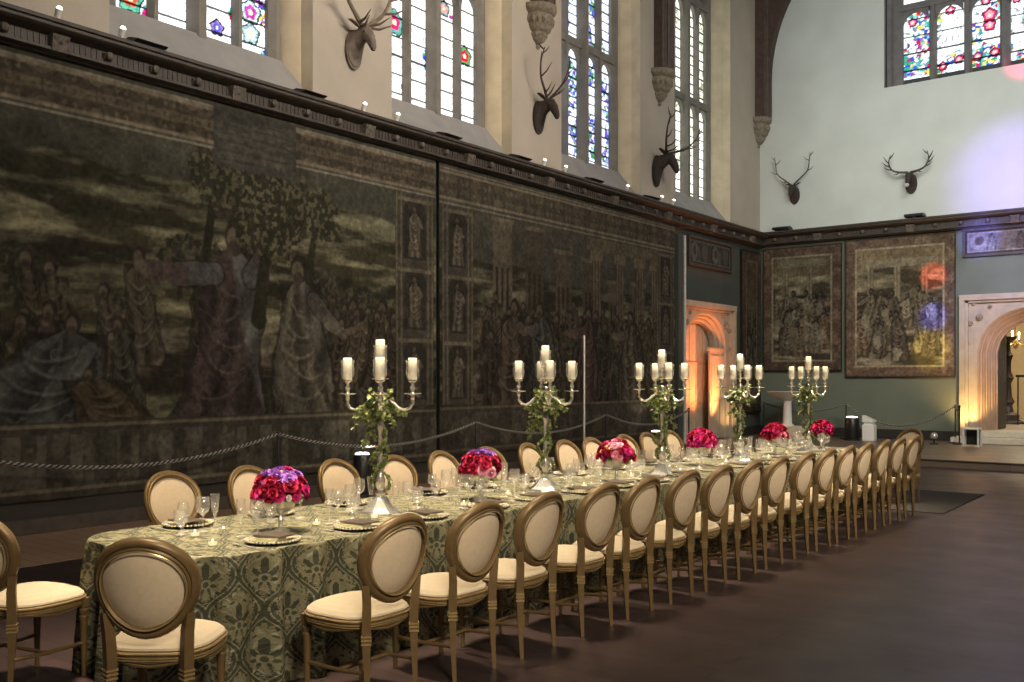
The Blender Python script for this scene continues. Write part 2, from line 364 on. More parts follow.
class Art:
    """paints a generic woven scene in metres"""
    def __init__(s, U, V, seed):
        s.U, s.V, s.seed = U, V, seed; s.C = np.zeros(U.shape+(3,)); s.r = random.Random(seed)
        s.wx = (fbm(U, V, 5, seed+5, 3)-.5); s.wy = (fbm(U, V, 5, seed+9, 3)-.5); s.grain = fbm(U, V, 14, seed+3, 4)
    def put(s, m, col, k=1.0):
        col = np.asarray(col); m = (m*k)[..., None]; s.C = s.C*(1-m)+col*m
    def soft(s, d, w=.02): return np.clip(.5-d/w, 0, 1)
    def ell(s, cx, cy, rx, ry, warp=.06):
        u = s.U+s.wx*warp-cx; v = s.V+s.wy*warp-cy
        return s.soft((np.sqrt((u/rx)**2+(v/ry)**2)-1)*min(rx, ry))
    def cap(s, p, q, r1, r2, warp=.05):
        u = s.U+s.wx*warp-p[0]; v = s.V+s.wy*warp-p[1]; dx, dy = q[0]-p[0], q[1]-p[1]
        t = np.clip((u*dx+v*dy)/(dx*dx+dy*dy), 0, 1)
        return s.soft(np.hypot(u-t*dx, v-t*dy)-(r1+(r2-r1)*t))
    def rect(s, a, b, c, d, w=.015): return np.minimum(s.soft(np.maximum(a-s.U, s.U-b), w), s.soft(np.maximum(c-s.V, s.V-d), w))
    def robe(s, cx, y0, h, col, lean=0, arm=None, w=.2, skin=(.068, .054, .040), hair=(.020, .016, .013), cloak=None):
        v = (s.V-y0)/h; ax = cx+lean*v*h
        wid = h*(w*(1.15-.55*np.clip(v, 0, 1))+.02*np.sin(v*9+cx*7)); u = (s.U+s.wx*.05*h-ax)/np.maximum(wid, .01)
        body = np.minimum(s.soft((np.abs(u)-1)*w*h), s.soft(np.maximum(-v, v-.87)*h))
        body = body*s.soft((np.abs(u)-(1.05-np.clip((v-.70)/.16, 0, 1)**1.5*.85))*w*h)
        fold = .55+.45*np.sin(u*7+2.2*np.sin(v*3.2+cx*3)+2.5*s.wx+2*s.wy+s.seed)*np.clip(.4+fbm(s.U, s.V, 3.5, s.seed+7, 2), 0, 1)
        fold = fold*(.7+.6*s.grain)
        ol = np.minimum(s.soft((np.abs(u)-1.12)*w*h), s.soft(np.maximum(-v, v-.85)*h)); s.put(ol*(1-body), (.014, .012, .010), .8)
        s.put(body, np.asarray(col)*(.30+.75*fold[..., None]))
        rid = np.clip(1-np.abs(np.sin(u*4.2+1.4*np.sin(v*3+cx)+3*s.wx+v*2))*3.2, 0, 1); s.put(body*rid, np.asarray(col)*1.8, .45)
        for q in range(5):
            vq = v-(.16+.12*q)-.16*(u-.25*math.sin(q*2.1+cx))**2; sw = np.clip(1-np.abs(vq)*h/.028, 0, 1)*np.clip(1.1-np.abs(u), 0, 1); s.put(body*sw, np.asarray(col)*2.1, .6); s.put(body*np.clip(1-np.abs(vq+.03)*h/.03, 0, 1), np.asarray(col)*.3, .5)
        if cloak is not None:
            m = body*np.clip((u*.9+v*1.4-1.0)*6, 0, 1); f2 = .55+.45*np.sin(u*5-v*13+cx)
            s.put(m, np.asarray(cloak)*(.4+1.2*f2[..., None]))
        for (ex, ey) in (arm or []):
            p = (cx+lean*.74*h+math.copysign(w*.5*h, ex), y0+.74*h); q = (cx+ex*h, y0+ey*h)
            mm = ((p[0]+q[0])/2, (p[1]+q[1])/2-.02*h)
            m = s.cap(p, mm, .052*h, .050*h); s.put(s.cap(p, mm, .062*h, .06*h)*(1-m), (.014, .012, .010), .7); s.put(m, np.asarray(cloak if cloak is not None else col)*(.5+1.0*s.grain[..., None]))
            s.put(s.cap(mm, q, .05*h, .032*h), np.asarray(col)*(.6+1.1*s.grain[..., None])); s.put(s.ell(q[0], q[1], .03*h, .03*h, .02), skin)
        hx = cx+lean*.93*h
        s.put(s.ell(hx, y0+.925*h, .066*h, .082*h, .03), hair); s.put(s.ell(hx-.014*h, y0+.91*h, .042*h, .058*h, .02), np.asarray(skin)*1.0)
        s.put(s.ell(hx-.012*h, y0+.868*h, .035*h, .04*h, .02), np.asarray(hair)*1.6)
    def frieze(s, a, b, c, d, base, lite, k=11):
        """border band of mirrored scroll ornament"""
        P = .62; uu = np.abs(((s.U-a) % P)-P/2); vv = np.abs(s.V-(c+d)/2)
        n = fbm(uu+vv*.3, vv, k, s.seed+40, 3); m = s.rect(a, b, c, d); o = np.clip((n-.5)*14, 0, 1)
        s.put(m, np.asarray(base)*(.8+.5*s.grain[..., None])); s.put(m*o, np.asarray(lite))
        for z in (c, d): s.put(s.rect(a, b, z-.022, z+.022), np.asarray(lite)*1.9)
    def hills(s, n, z0, z1, cols):
        for k in range(n):
            base = z1+(z0-z1)*k/max(1, n-1); ln = base+.32*(fbm(s.U+k*9, s.U*0+k, .55, s.seed+60+k, 4)-.5)*2
            m = s.soft(s.V-ln, .05); c = np.asarray(cols[k % len(cols)])
            streak = fbm(s.U*.7, s.V*3.2+k, 1.8, s.seed+80+k, 4)
            s.put(m, c*(.40+2.1*np.clip((streak-.44)*2.6, 0, 1.1)[..., None]))
    def tree(s, cx, y0, h, r, lo, hi):
        s.put(s.cap((cx, y0), (cx+.1*h, y0+h*.7), .07*h, .04*h), np.asarray(lo)*.8)
        d = np.hypot((s.U-cx-.1*h)/1.25, s.V-(y0+h*.85))-r
        n = fbm(s.U, s.V, 7.5, s.seed+21, 3); m = s.soft(d+(n-.5)*.5*r*2, .05)
        lf = np.clip((fbm(s.U*1.2, s.V, 17, s.seed+33, 2)-.52)*10, 0, 1)
        s.put(m, np.asarray(lo)); s.put(m*lf, np.asarray(hi))
    def crowd(s, n, a, b, y0, h, pal):
        for k in range(n):
            x = a+(b-a)*(k+.5+s.r.uniform(-.3, .3))/n; c = s.r.choice(pal)
            s.robe(x, y0+s.r.uniform(-.1, .1)*h, h*s.r.uniform(.82, 1.1), c, lean=s.r.uniform(-.2, .2), w=.16,
                   arm=[(s.r.choice((-1, 1))*s.r.uniform(.15, .34), s.r.uniform(.45, .85))], skin=(.062, .05, .036))
    def finish(s, gain=1):
        rg = 1-np.abs(2*fbm(s.U, s.V*1.15, 6.5, s.seed+76, 4)-1); rg2 = 1-np.abs(2*fbm(s.U, s.V*1.5, 3.0, s.seed+77, 3)-1)
        s.C = s.C*(.90+.22*np.clip((rg-.80)*5, 0, 1)+.10*np.clip((rg2-.86)*7, 0, 1))[..., None]
        g = (.62+.76*fbm(s.U, s.V, 22, s.seed+70, 2))*(.66+.68*fbm(s.U, s.V, 5.5, s.seed+75, 5))*(.88+.24*fbm(s.U*.3, s.V, 1.2, s.seed+71, 3))
        return s.C*g[..., None]*gain

# ------------------------------------------------------------------ camera
F_PX = 950.0; TH = math.atan(728/F_PX)
cam = bpy.data.objects.new('camera', bpy.data.cameras.new('camera')); COL.objects.link(cam)
cam.location = (0, 0, 1.7); cam.rotation_euler = (PI/2, 0, TH)
cam.data.sensor_width = 36; cam.data.lens = F_PX*36/1024; cam.data.shift_y = 36/1024; cam.data.clip_end = 200
SC.camera = cam

# ------------------------------------------------------------------ the setting
XW, YE, XR, YB = -10.4, 24.7, 3.0, -4.0
YD, ZD = 19.05, .15                      # front of the low dais and its height
m = MB(); m.box(XW-.6, XR, YB, YE+.6, -.2, 0); struct('floor', m, floor_wood, smooth=False)
m = MB(); m.box(XW, -8.62, YB, YD-.02, .0, .004); struct('floor_border', m, border_wood, smooth=False)
m = MB(); m.box(XW, XR, YD, YE, .0, ZD-.03); m.bbox(XW, XR, YD-.015, YE, ZD-.03, ZD, .008); struct('dais', m, dais_wood, smooth=False)
# left wall: low panelled part, door bay, upper part with four window openings
ZC = 5.5
DY0, DY1, DZ = 20.0, 22.96, 3.52          # stone doorway in the left wall
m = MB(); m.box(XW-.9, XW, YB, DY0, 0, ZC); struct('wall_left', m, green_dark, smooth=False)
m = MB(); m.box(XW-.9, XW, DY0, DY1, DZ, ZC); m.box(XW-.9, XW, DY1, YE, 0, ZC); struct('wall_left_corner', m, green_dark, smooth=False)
WC = [7.42-4.62, 7.42, 12.04, 16.66, 21.28]; WH = 1.52; ZT = 13.0; XG = -10.95
m = MB(); edges = [YB]
for c in WC: edges += [c-WH, c+WH]
edges.append(YE)
for i in range(0, len(edges), 2): m.box(XW-.9, XW, edges[i], edges[i+1], ZC, ZT)
for c in WC: m.box(XW-.9, XW, c-WH, c+WH, 11.55, ZT)
struct('wall_left_upper', m, plaster_warm, smooth=False)
# end wall with window and doorway openings
EC, EH, EZ0, EZ1 = -4.4, 2.72, 8.98, 14.6
QX0, QX1, QZ = -5.35, -2.05, 3.66         # stone doorway in the end wall
m = MB()
for (a, b, c, d) in ((XW-.9, QX0, 0, 5.3), (QX1, XR, 0, 5.3), (QX0, QX1, QZ, 5.3)): m.box(a, b, YE, YE+.7, c, d)
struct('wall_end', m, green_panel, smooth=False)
m = MB()
for (a, b, c, d) in ((XW-.9, EC-EH, 5.3, 15.5), (EC+EH, XR, 5.3, 15.5), (EC-EH, EC+EH, 5.3, EZ0), (EC-EH, EC+EH, EZ1, 15.5)): m.box(a, b, YE, YE+.7, c, d)
struct('wall_end_upper', m, plaster_cool, smooth=False)
m = MB(); m.box(XW, XW+.03, YB, DY0, .0, .48); m.box(XW, XW+.03, DY1, YE, ZD, ZD+.24); struct('baseboard_shade_left', m, skirting, smooth=False)  # strip above the plinth is painted black for shade under the tapestries
m = MB(); m.bbox(XW+.03, XW+.08, YB, DY0, 0, .17, .01); struct('trim_4', m, oak, smooth=False)
m = MB(); m.box(XW, QX0, YE-.05, YE, ZD, ZD+.24); m.box(QX1, XR, YE-.05, YE, ZD, ZD+.24); struct('baseboard_end', m, skirting, smooth=False)

# cornice: moulded oak beam with carved brackets and bosses
def cornice(name, P, y0, y1, marks):
    """P(d, t, z) -> point; d = distance out from the wall, t along it"""
    m = MB()
    prof = [(0, 5.19), (.05, 5.19), (.07, 5.20), (.12, 5.205), (.12, 5.225), (.22, 5.235), (.22, 5.265), (.17, 5.275), (.17, 5.40), (.24, 5.415), (.27, 5.43), (.30, 5.435), (.33, 5.46), (.33, 5.49), (.36, 5.50), (.36, 5.54), (0, 5.54)]
    A = [P(d, y0, z) for d, z in prof]; B = [P(d, y1, z) for d, z in prof]; m.strip(A, B, True)
    m.add(A, [tuple(range(len(A)))]); m.add(B, [tuple(range(len(B)))[::-1]])
    for t, big in marks:
        m.cur = 1; w, o, za, zb = (.12, .28, 5.22, 5.43) if big else (.07, .23, 5.285, 5.39)
        q = [P(d, tt, z) for d, tt, z in ((.1, t-w, za), (.1, t+w, za), (.1, t+w, zb), (.1, t-w, zb), (o-.05, t-w*.7, za+.01), (o-.05, t+w*.7, za+.01), (o, t+w*.8, zb-.03), (o, t-w*.8, zb-.03))]
        m.add(q, [(4, 5, 6, 7), (0, 1, 5, 4), (1, 2, 6, 5), (2, 3, 7, 6), (3, 0, 4, 7)])
        for s in (-1, 0, 1):
            if big: m.ball(P(o-.03, t+s*w*.55, za+.12+.03*abs(s)), .035, 6, 5)
            elif s == 0: m.ball(P(o-.01, t, (za+zb)/2), .05, 7, 5)
        m.cur = 0
        for k in range(6):
            tt = t+.13+.065*k; m.add([P(d, tt+e, z) for d, e, z in ((.15, -.012, 5.28), (.15, .012, 5.28), (.15, .012, 5.392), (.15, -.012, 5.392), (.180, -.006, 5.285), (.180, .006, 5.285), (.180, .006, 5.388), (.180, -.006, 5.388))], [(4, 5, 6, 7), (0, 1, 5, 4), (1, 2, 6, 5), (2, 3, 7, 6), (3, 0, 4, 7)])
    return struct(name, m, [oak, oak_boss], angle=35)
ts = [(5.2-9.24+2.31*k+.5775*j, j == 0) for k in range(14) for j in range(4)]
cornice('trim_1', lambda d, t, z: (XW+d, t, z), YB, YE, [(t, b) for t, b in ts if YB < t < YE-.45])
ts = [(-9.9+.5775*j, j % 4 == 2) for j in range(23)]
cornice('trim_2', lambda d, t, z: (t, YE-d, z+.04), XW, XR, [(t, b) for t, b in ts])

# windows: stone tracery with arched lights, sloping sill, stained panes
def arch_fill(m, P, a, b, zs, za, zt, d0, d1, n=6):
    """stone between a pointed light head and the straight top edge zt"""
    c = (a+b)/2; h = (b-a)/2; pts = []
    for k in range(2*n+1):
        t = -1+k/n; z = zs+(za-zs)*(1-abs(t)**2.1)**.62; pts.append((c+h*t, z))
    for d in (d0, d1): m.strip([P(d, y, z) for y, z in pts], [P(d, y, zt) for y, z in pts])
    m.strip([P(d0, y, z) for y, z in pts], [P(d1, y, z) for y, z in pts])
def beam(m, P, d0, d1, a, b, z0, z1):
    v = [P(d, y, z) for d in (d0, d1) for y in (a, b) for z in (z0, z1)]
    m.add(v, [(0, 1, 3, 2), (4, 6, 7, 5), (0, 4, 5, 1), (2, 3, 7, 6), (0, 2, 6, 4), (1, 5, 7, 3)])
def mull(m, P, c, w, z0, z1, d0, d1):
    """mullion with chamfered faces"""
    q = [(-w, d0), (w, d0), (w, d0+.5*(d1-d0)), (w*.45, d1), (-w*.45, d1), (-w, d0+.5*(d1-d0))]
    m.strip([P(d, c+u, z0) for u, d in q], [P(d, c+u, z1) for u, d in q], True)
def pane_mesh(P, lights, paint):
    vs, fs, cs = [], [], []
    for i, (a, b, z0, z1) in enumerate(lights):
        nu, nv = 26, int((z1-z0)/.015)+2
        u = np.linspace(0, 1, nu); v = np.linspace(z0, z1, nv); U, V = np.meshgrid(u, v); C = paint(i, U, V, z0, z1, b-a); o = len(vs)
        for j in range(nv):
            for k in range(nu): vs.append(P(-.03, a+(b-a)*u[k], v[j]))
        cs.append(C.reshape(-1, 3)); fs += [(o+j*nu+k, o+j*nu+k+1, o+(j+1)*nu+k+1, o+(j+1)*nu+k) for j in range(nv-1) for k in range(nu-1)]
    me = bpy.data.meshes.new('stained_glass'); me.from_pydata(vs, [], fs); me.materials.append(stained)
    ca = me.color_attributes.new('Col', 'FLOAT_COLOR', 'POINT'); A = np.ones((len(vs), 4), np.float32); A[:, :3] = np.concatenate(cs); ca.data.foreach_set('color', A.ravel())
    return me
PAL = np.array([(.55, .01, .05), (.03, .06, .55), (.02, .30, .07), (.85, .55, .03), (.22, .04, .42), (.05, .35, .45), (.5, .02, .15)])
def painter(seed, density, base, meds, bars=.31, pal=None, grey=.62):
    """leaded glass: pale quarries with saddle bars, and coloured panels and roundels"""
    pal = PAL if pal is None else np.array(pal)
    def f(i, U, V, z0, z1, w):
        X = U*w; s = seed*31+i*7
        C = np.ones(U.shape+(3,))*np.array(base); C *= (.82+.36*vnoise(np.floor(X/.11), np.floor(V/.085), 1, s+1))[..., None]
        edge = np.clip((.035-np.abs(U-.0))*40, 0, 1)+np.clip((.035-np.abs(U-1))*40, 0, 1)
        n = fbm(X+i*3, V, 2.0, s+2, 2); cell = vnoise(np.floor((X+.02*np.sin(V*40))/.07)*1.0, np.floor((V+.015*np.sin(X*50))/.06)*1.0, 1, s+3)
        m = (n > 1-density) & (cell > .25); idx = (vnoise(np.floor(X/.08), np.floor(V/.07), 1, s+4)*len(pal)*.999).astype(int)
        C[m] = pal[idx][m]
        for (li, u, z, r, cin, cout) in meds:
            if li != i: continue
            d = np.hypot((U-u)*w, V-z); a = np.arctan2(V-z, (U-u)*w)
            rr = r*(1+.12*np.sin(a*5)); C[d < rr] = cout; C[d < rr*.62] = cin; C[d < rr*.25] = (.9, .8, .5)
            C[np.abs(d-rr) < .012] = .02
        lead = (np.abs(((V-z0) % bars)-bars/2) < .017); C[lead] *= .06
        gr = np.abs(fbm(X+i*5, V, 7.0, s+6, 2)-.5) < .022; C[gr] *= grey
        l2 = (np.abs(((V+X*.15) % .105)-.05) < .005) | (np.abs(((X+.03*np.sin(V*9)) % .15)-.075) < .006); C[l2] *= .55
        C *= (1-.8*np.clip(edge, 0, 1))[..., None]
        return C
    return f
def window(name, P, c, wl, wm, wc, nl, tiers, jamb, paint, zb, ztop, dep, ext=.5, mt=None, mr=None):
    """nl lights of width wl; wm = mullion, wc = heavier middle mullion; tiers = (z0, spring, apex, top)"""
    tot = nl*wl+(nl-2)*wm+wc; a = c-tot/2; L_ = []
    for i in range(nl):
        L_.append((a, a+wl)); a += wl+(wc if i == nl//2-1 else wm)
    m = MB(); lights = []
    for (z0, zs, za, zt) in tiers:
        for (p, q) in L_: arch_fill(m, P, p, q, zs, za, zt, -.1, .06); lights.append((p, q, z0, za))
        beam(m, P, -.12, .09, c-jamb, c+jamb, zt, zt+.16 if zt < ztop-.3 else ztop)
    for i in range(nl-1):
        x = (L_[i][1]+L_[i+1][0])/2; w = (L_[i+1][0]-L_[i][1])/2; mull(m, P, x, w, zb, ztop, -.12, .16 if i == nl//2-1 else .10)
    e0, e1 = L_[0][0], L_[-1][1]
    for s, e in ((-1, e0), (1, e1)):        # moulded jambs stepping out to the wall face
        j = c+s*jamb; q = [(-.12, e), (.04, e), (.10, e+s*(abs(j-e))*.35), (.10, e+s*abs(j-e)*.6), (.2, e+s*abs(j-e)*.7), (.26, j-s*.03), (dep-.22, j+s*.02), (dep-.2, j+s*.05), (dep-.005, j+s*.088)]
        jm = jm if s > 0 else MB(); jm.strip([P(d, y, zb-ext) for d, y in q[3:]], [P(d, y, ztop+.2) for d, y in q[3:]]); m.strip([P(d, y, zb-ext) for d, y in q[:4]], [P(d, y, ztop+.2) for d, y in q[:4]])
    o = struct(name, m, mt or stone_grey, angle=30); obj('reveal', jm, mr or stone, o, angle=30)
    pm = pane_mesh(P, lights, paint); p = bpy.data.objects.new('stained_glass', pm); COL.objects.link(p); p.parent = o
    return o
Lp = lambda d, t, z: (XG+d, t, z)
W_, R_, B_ = (.95, .93, .85), (.6, .01, .06), (.05, .1, .6)
paints = [
 painter(1, .30, (1.0, 1.0, 1.0), []),
 painter(2, .30, (1.05, 1.05, 1.08), [(0, .5, 6.42, .17, (.6, .1, .05), (.1, .45, .3)), (2, .5, 6.42, .1, (.1, .1, .5), (.35, .2, .6)), (3, .45, 6.8, .16, (.6, .05, .4), (.5, .7, .7)), (3, .45, 6.5, .14, (.8, .8, .9), (.35, .55, .55)), (3, .5, 7.15, .17, (.1, .1, .6), (.4, .1, .5))]),
 painter(3, .22, (1.02, 1.0, .93), [(3, .45, 7.42, .17, (.65, .01, .04), (.08, .3, .1)), (0, .6, 7.5, .2, (.7, .02, .15), (.1, .4, .35)), (1, .5, 8.25, .17, (.5, .5, .1), (.12, .16, .5)), (2, .5, 8.1, .13, (.7, .3, .3), (.2, .3, .3))]),
 painter(4, .46, (.88, .92, 1.0), [(0, .5, 8.1, .12, (.2, .1, .5), (.3, .4, .6))], .2, [(.08, .06, .42), (.16, .08, .5), (.03, .22, .05), (.3, .5, .7), (.30, .25, .5), (.05, .12, .5), (.1, .25, .08)]),
 painter(5, .36, (1.0, .99, .88), [], .24, [(.7, .68, .5), (.5, .5, .4), (.3, .3, .2), (.55, .6, .5)])]
for i, c in enumerate(WC):
    window('window_%d' % (i+1), Lp, c, .45, .12, .25, 4, ((6.2, 8.2, 8.48, 8.52), (8.72, 10.6, 11.0, 11.05)), 1.43, paints[i], 6.0, 11.6, .55)
    m = MB()      # sloping sill from the glass down to the cornice top
    q = [(XG-.1, 6.2), (XG+.12, 6.2), (XW+.0, 5.56), (XW-.0, 5.45), (XG-.1, 5.5)]
    m.prism([(x, z) for x, z in q], 'y', c-WH, c+WH); struct('window_sill', m, sill_stone, smooth=False)
# dressed stone quoins beside each opening
Ep = lambda d, t, z: (t, YE+.2-d, z)
rose = lambda i, u, z, r=.1: (i, u, z, r, (.75, .3, .4), (.5, .01, .08))
pe = painter(6, .50, (.86, .92, .93), [rose(0, .35, 10.55), rose(1, .5, 10.66), rose(1, .22, 9.33), rose(1, .8, 9.42), rose(2, .2, 9.40), rose(2, .8, 9.43), rose(2, .62, 10.35, .15), rose(2, .62, 10.1, .13), rose(2, .5, 10.7), rose(3, .2, 10.6)], .42, [(.5, .01, .06), (.03, .08, .5), (.04, .3, .2), (.8, .6, .1), (.2, .45, .5), (.1, .3, .35), (.3, .06, .4)], .25)
window('window_6', Ep, EC, .62, .17, .22, 6, ((9.15, 10.5, 10.78, 10.84), (11.02, 13.2, 13.6, 13.7)), 2.66, pe, EZ0, 14.5, .2, 0, end_stone, end_stone)

m = MB(); m.box(XR, XR+.9, YB, YE, 0, ZC)
for i in range(0, len(edges), 2): m.box(XR, XR+.9, edges[i], edges[i+1], ZC, ZT)
struct('wall_right', m, plaster_warm, smooth=False)
Rp = lambda d, t, z: (XR+.55-d, t, z)
for i, c in enumerate(WC): window('window_%d' % (i+7), Rp, c, .45, .12, .25, 4, ((6.2, 8.2, 8.48, 8.52), (8.72, 10.6, 11.0, 11.05)), 1.43, paints[i], 6.0, 11.6, .55)
# roof timbers: stone corbels carrying wall posts, and a curved brace in the corner
corb = [(0, 0), (.03, .01), (.06, .05), (.045, .09), (.08, .12), (.15, .17), (.19, .24), (.2, .32), (.27, .36), (.29, .42), (.33, .5), (.34, .62), (.31, .66), (.37, .7), (.4, .76), (.4, .84), (0, .84)]
def corbel(name, label, y, zb, s, x, brace=None, post=True):
    t = thing(name, label, 'corbel', (x, y, zb), 0, 'carved roof corbels on the long wall')
    m = MB()
    m.lathe([(r*s, z*s) for r, z in corb], 16)
    for k in range(10):
        a = -PI/2+PI*k/9; m.ball((.30*s*math.cos(a), .30*s*math.sin(a), .54*s), (.06*s, .06*s, .09*s), 6, 5)
    for k in range(8):
        a = -PI/2+PI*k/7; m.ball((.17*s*math.cos(a), .17*s*math.sin(a), .27*s), .045*s, 6, 5)
    obj('carved_bracket', m, carved, t, angle=50)
    if post:
        m = MB(); h = ZT-zb; m.bbox(-.05, .27*s, -.26*s, .26*s, .84*s, h, .03)
        m.bbox(.2*s, .34*s, -.12*s, .12*s, .84*s, h, .03)
        for k in (-1, 1): m.tube([(.28*s, k*.19*s, .84*s), (.28*s, k*.19*s, h)], .03, 6)
        obj('timber_post', m, oak_roof, t, angle=35)
    return t
corbel('roof_corbel', 'carved stone corbel above the middle stag head on the long wall', 14.35, 7.80, .92, XW)
corbel('roof_corbel', 'carved stone corbel with dark timber post beside the fourth tall window', 19.02, 7.80, .92, XW)
t = corbel('roof_corbel', 'carved stone corbel in the corner under the curved dark roof brace', YE-.12, 7.92, .92, XW, post=False)
m = MB(); s = .92; h = ZT-7.8
m.bbox(-.05, .3, -.22, .26, .84*s, h, .03); m.tube([(.3, -.1, .84*s), (.3, -.1, h)], .04, 6)
obj('timber_post', m, oak_roof, t, angle=35)
m = MB()    # brace curving away along the end wall towards the hammer beam
A, B, C_, D_ = [], [], [], []
for k in range(17):
    a = k/16*PI/2; xi = .34+2.5*(1-math.cos(a)); zi = 1.75+3.4*math.sin(a); xo = .06+2.4*(1-math.cos(a)); zo = 1.95+3.75*math.sin(a)
    A.append((xi, -.12, zi)); B.append((xi, .2, zi)); C_.append((xo, .2, zo+.3)); D_.append((xo, -.12, zo+.3))
m.strip(A, B); m.strip(B, C_); m.strip(C_, D_); m.strip(D_, A)
m.box(.06, .34, -.12, .2, .84*s, 1.9); obj('curved_brace', m, oak_roof, t, angle=35)

# ------------------------------------------------------------------ doorways
def door_arch(m, P, cx, hw, zs, za, n=14, off=0.0):
    pts = []
    for k in range(2*n+1):
        t = -1+k/n; z = zs+(za-zs)*(1-abs(t)**2.2)**.55; pts.append((cx+t*hw, z))
    return [(cx-hw, None)]+pts+[(cx+hw, None)]
def arch_ring(m, P, c, zb, rings):
    """mouldings: each ring = (half width, spring, apex, depth d); surfaces strip from ring to ring"""
    R = []
    for hw, zs, za, d in rings:
        p = []
        for k in range(29):
            t = -1+k/14; p.append(P(d, c+t*hw, zs+(za-zs)*(1-abs(t)**2.2)**.55))
        R.append([P(d, c-hw, zb)]+p+[P(d, c+hw, zb)])
    for a, b in zip(R, R[1:]): m.strip(a, b)
def arch_wall(m, P, c, zb, hw, zs, za, a, b, zt, d):
    """flat face between an arched opening and the rectangle a..b, zb..zt"""
    p = [(c-hw, zb)]+[(c+(-1+k/14)*hw, zs+(za-zs)*(1-abs(-1+k/14)**2.2)**.55) for k in range(29)]+[(c+hw, zb)]
    o = []
    for i, (y, z) in enumerate(p):
        if i == 0: o.append((a, zb))
        elif i == len(p)-1: o.append((b, zb))
        else:
            t = -1+(i-1)/14; o.append((a if i == 1 else b if i == len(p)-2 else c+t*(b-a)/2, zt))
    m.strip([P(d, y, z) for y, z in p], [P(d, y, z) for y, z in o])
Dp = lambda d, t, z: (XW+d, t, z)
def surround(name, P, c, a, b, zt, zb, hw, zs, za, deep, mat, ribmat, n_rib=4):
    m = MB()
    for (u0, u1, z0, z1, d) in ((a, a+.13, zb, zt, .10), (b-.13, b, zb, zt, .10), (a+.001, b-.001, zt-.13, zt+.001, .115), (a+.13, a+.19, zb, zt-.13, .05), (b-.19, b-.13, zb, zt-.13, .05), (a+.13, b-.13, zt-.19, zt-.13, .05)):
        v = [P(dd, uu, zz) for dd in (-.3, d) for uu in (u0, u1) for zz in (z0, z1)]
        m.add(v, [(0, 1, 3, 2), (4, 6, 7, 5), (0, 4, 5, 1), (2, 3, 7, 6), (0, 2, 6, 4), (1, 5, 7, 3)])
    arch_wall(m, P, c, zb, hw, zs, za, a+.19, b-.19, zt-.19, -.02)
    o = struct(name, m, mat, angle=30)
    m = MB(); rings = [(hw, zs, za, -.02)]
    for k in range(n_rib):
        w = hw-.09*k; z1 = za-.075*k; dd = -.02-deep*(k+.4)/n_rib
        rings += [(w-.02, zs, z1-.015, dd+.03), (w-.05, zs, z1-.04, dd), (w-.05, zs, z1-.04, dd-.05), (w-.09, zs, z1-.075, dd-.05)]
    rings.append((hw-.09*n_rib, zs, za-.075*n_rib, -deep-.1)); arch_ring(m, P, c, zb, rings); obj('arch_moulding', m, ribmat, o, angle=35)
    m = MB()     # carved spandrels
    for s in (-1, 1):
        for (u, z, r) in ((.74, .86, .10), (.86, .82, .08), (.6, .93, .06), (.9, .68, .06), (.82, .95, .05), (.68, .97, .04)):
            p = P(0, c+s*(b-a)/2*u, zb+(zt-zb)*z*.985); m.ball(p, r*.8, 8, 6)
    obj('carved_spandrel', m, carved, o)
    return o
d1 = surround('door_1', Dp, 21.45, DY0, DY1, DZ, ZD, 1.16, 2.45, 3.27, .26, door_stone, door_stone, 3)
m = MB(); v = [(19.95, ZD), (23.0, ZD), (23.0, 3.5), (19.95, 3.5)]
m.prism([(y, z) for y, z in v], 'x', XW-.46, XW-.40); lf = obj('door_leaf', m, pbr('pale_door_oak', (.50, .38, .27), .6, var=.12, scale=6), d1, smooth=False)
m = MB()
for k in range(6): m.box(XW-.40, XW-.385, 20.55+k*.36, 20.58+k*.36, ZD, 3.3)
for z in (1.0, 2.0): m.box(XW-.40, XW-.38, 20.3, 22.6, z, z+.07)
obj('door_batten', m, pbr('batten_oak', (.42, .31, .21), .6, var=.1), lf, smooth=False)
t = thing('draught_screen', 'pale panelled wooden screen standing open in the orange lit doorway', 'screen', (XW-.1, 22.3, ZD))
m = MB(); m.bbox(-.03, .03, -.52, .46, 0, 2.25, .01); m.bbox(-.05, .05, -.55, .49, 2.2, 2.29, .012); obj('screen_body', m, pbr('screen_wood', (.42, .32, .24), .6, var=.1, scale=5), t, smooth=False)
m = MB()
for a, b in ((-.46, -.04), (.0, .4)):
    for z0, z1 in ((.12, .95), (1.05, 2.1)): m.bbox(.03, .045, a, b, z0, z1, .012)
obj('raised_panel', m, pbr('screen_panel_wood', (.46, .35, .26), .6, var=.1, scale=5), t, smooth=False)
d2 = surround('door_2', lambda d, u, z: (u, YE-d, z), -3.7, QX0, QX1, QZ, ZD, 1.28, 2.3, 3.34, .5, door_stone, pbr('warm_rib_stone', (.36, .24, .165), .8, var=.12, scale=5), 4)
m = MB()
for s in (0, 1): m.bbox(QX0+.25-.3*(1-s), QX1-.25+.3*(1-s), YE-.75+s*.4, YE+.8, ZD+.14*s, ZD+.14*(s+1), .015)
struct('door_steps', m, pbr('step_stone', (.55, .50, .40), .7, var=.08), smooth=False)
m = MB(); m.box(-7.5, .5, YE+.7, 33, .3, .43); struct('corridor_floor', m, pbr('corridor_flags', (.33, .27, .17), .5, var=.12), smooth=False)
m = MB(); m.box(-7.5, .5, 32.8, 33, .43, 5); m.box(-7.6, -7.5, YE+.7, 33, .43, 5); m.box(.5, .6, YE+.7, 33, .43, 5); m.box(-7.6, .6, YE+.7, 33, 5, 5.1)
struct('corridor_wall', m, pbr('corridor_plaster', (.50, .40, .26), .85, var=.06), smooth=False)
t = thing('open_door', 'dark oak door leaf swung back inside the bright end doorway', 'door', (-4.62, YE+.55, .43), 0)
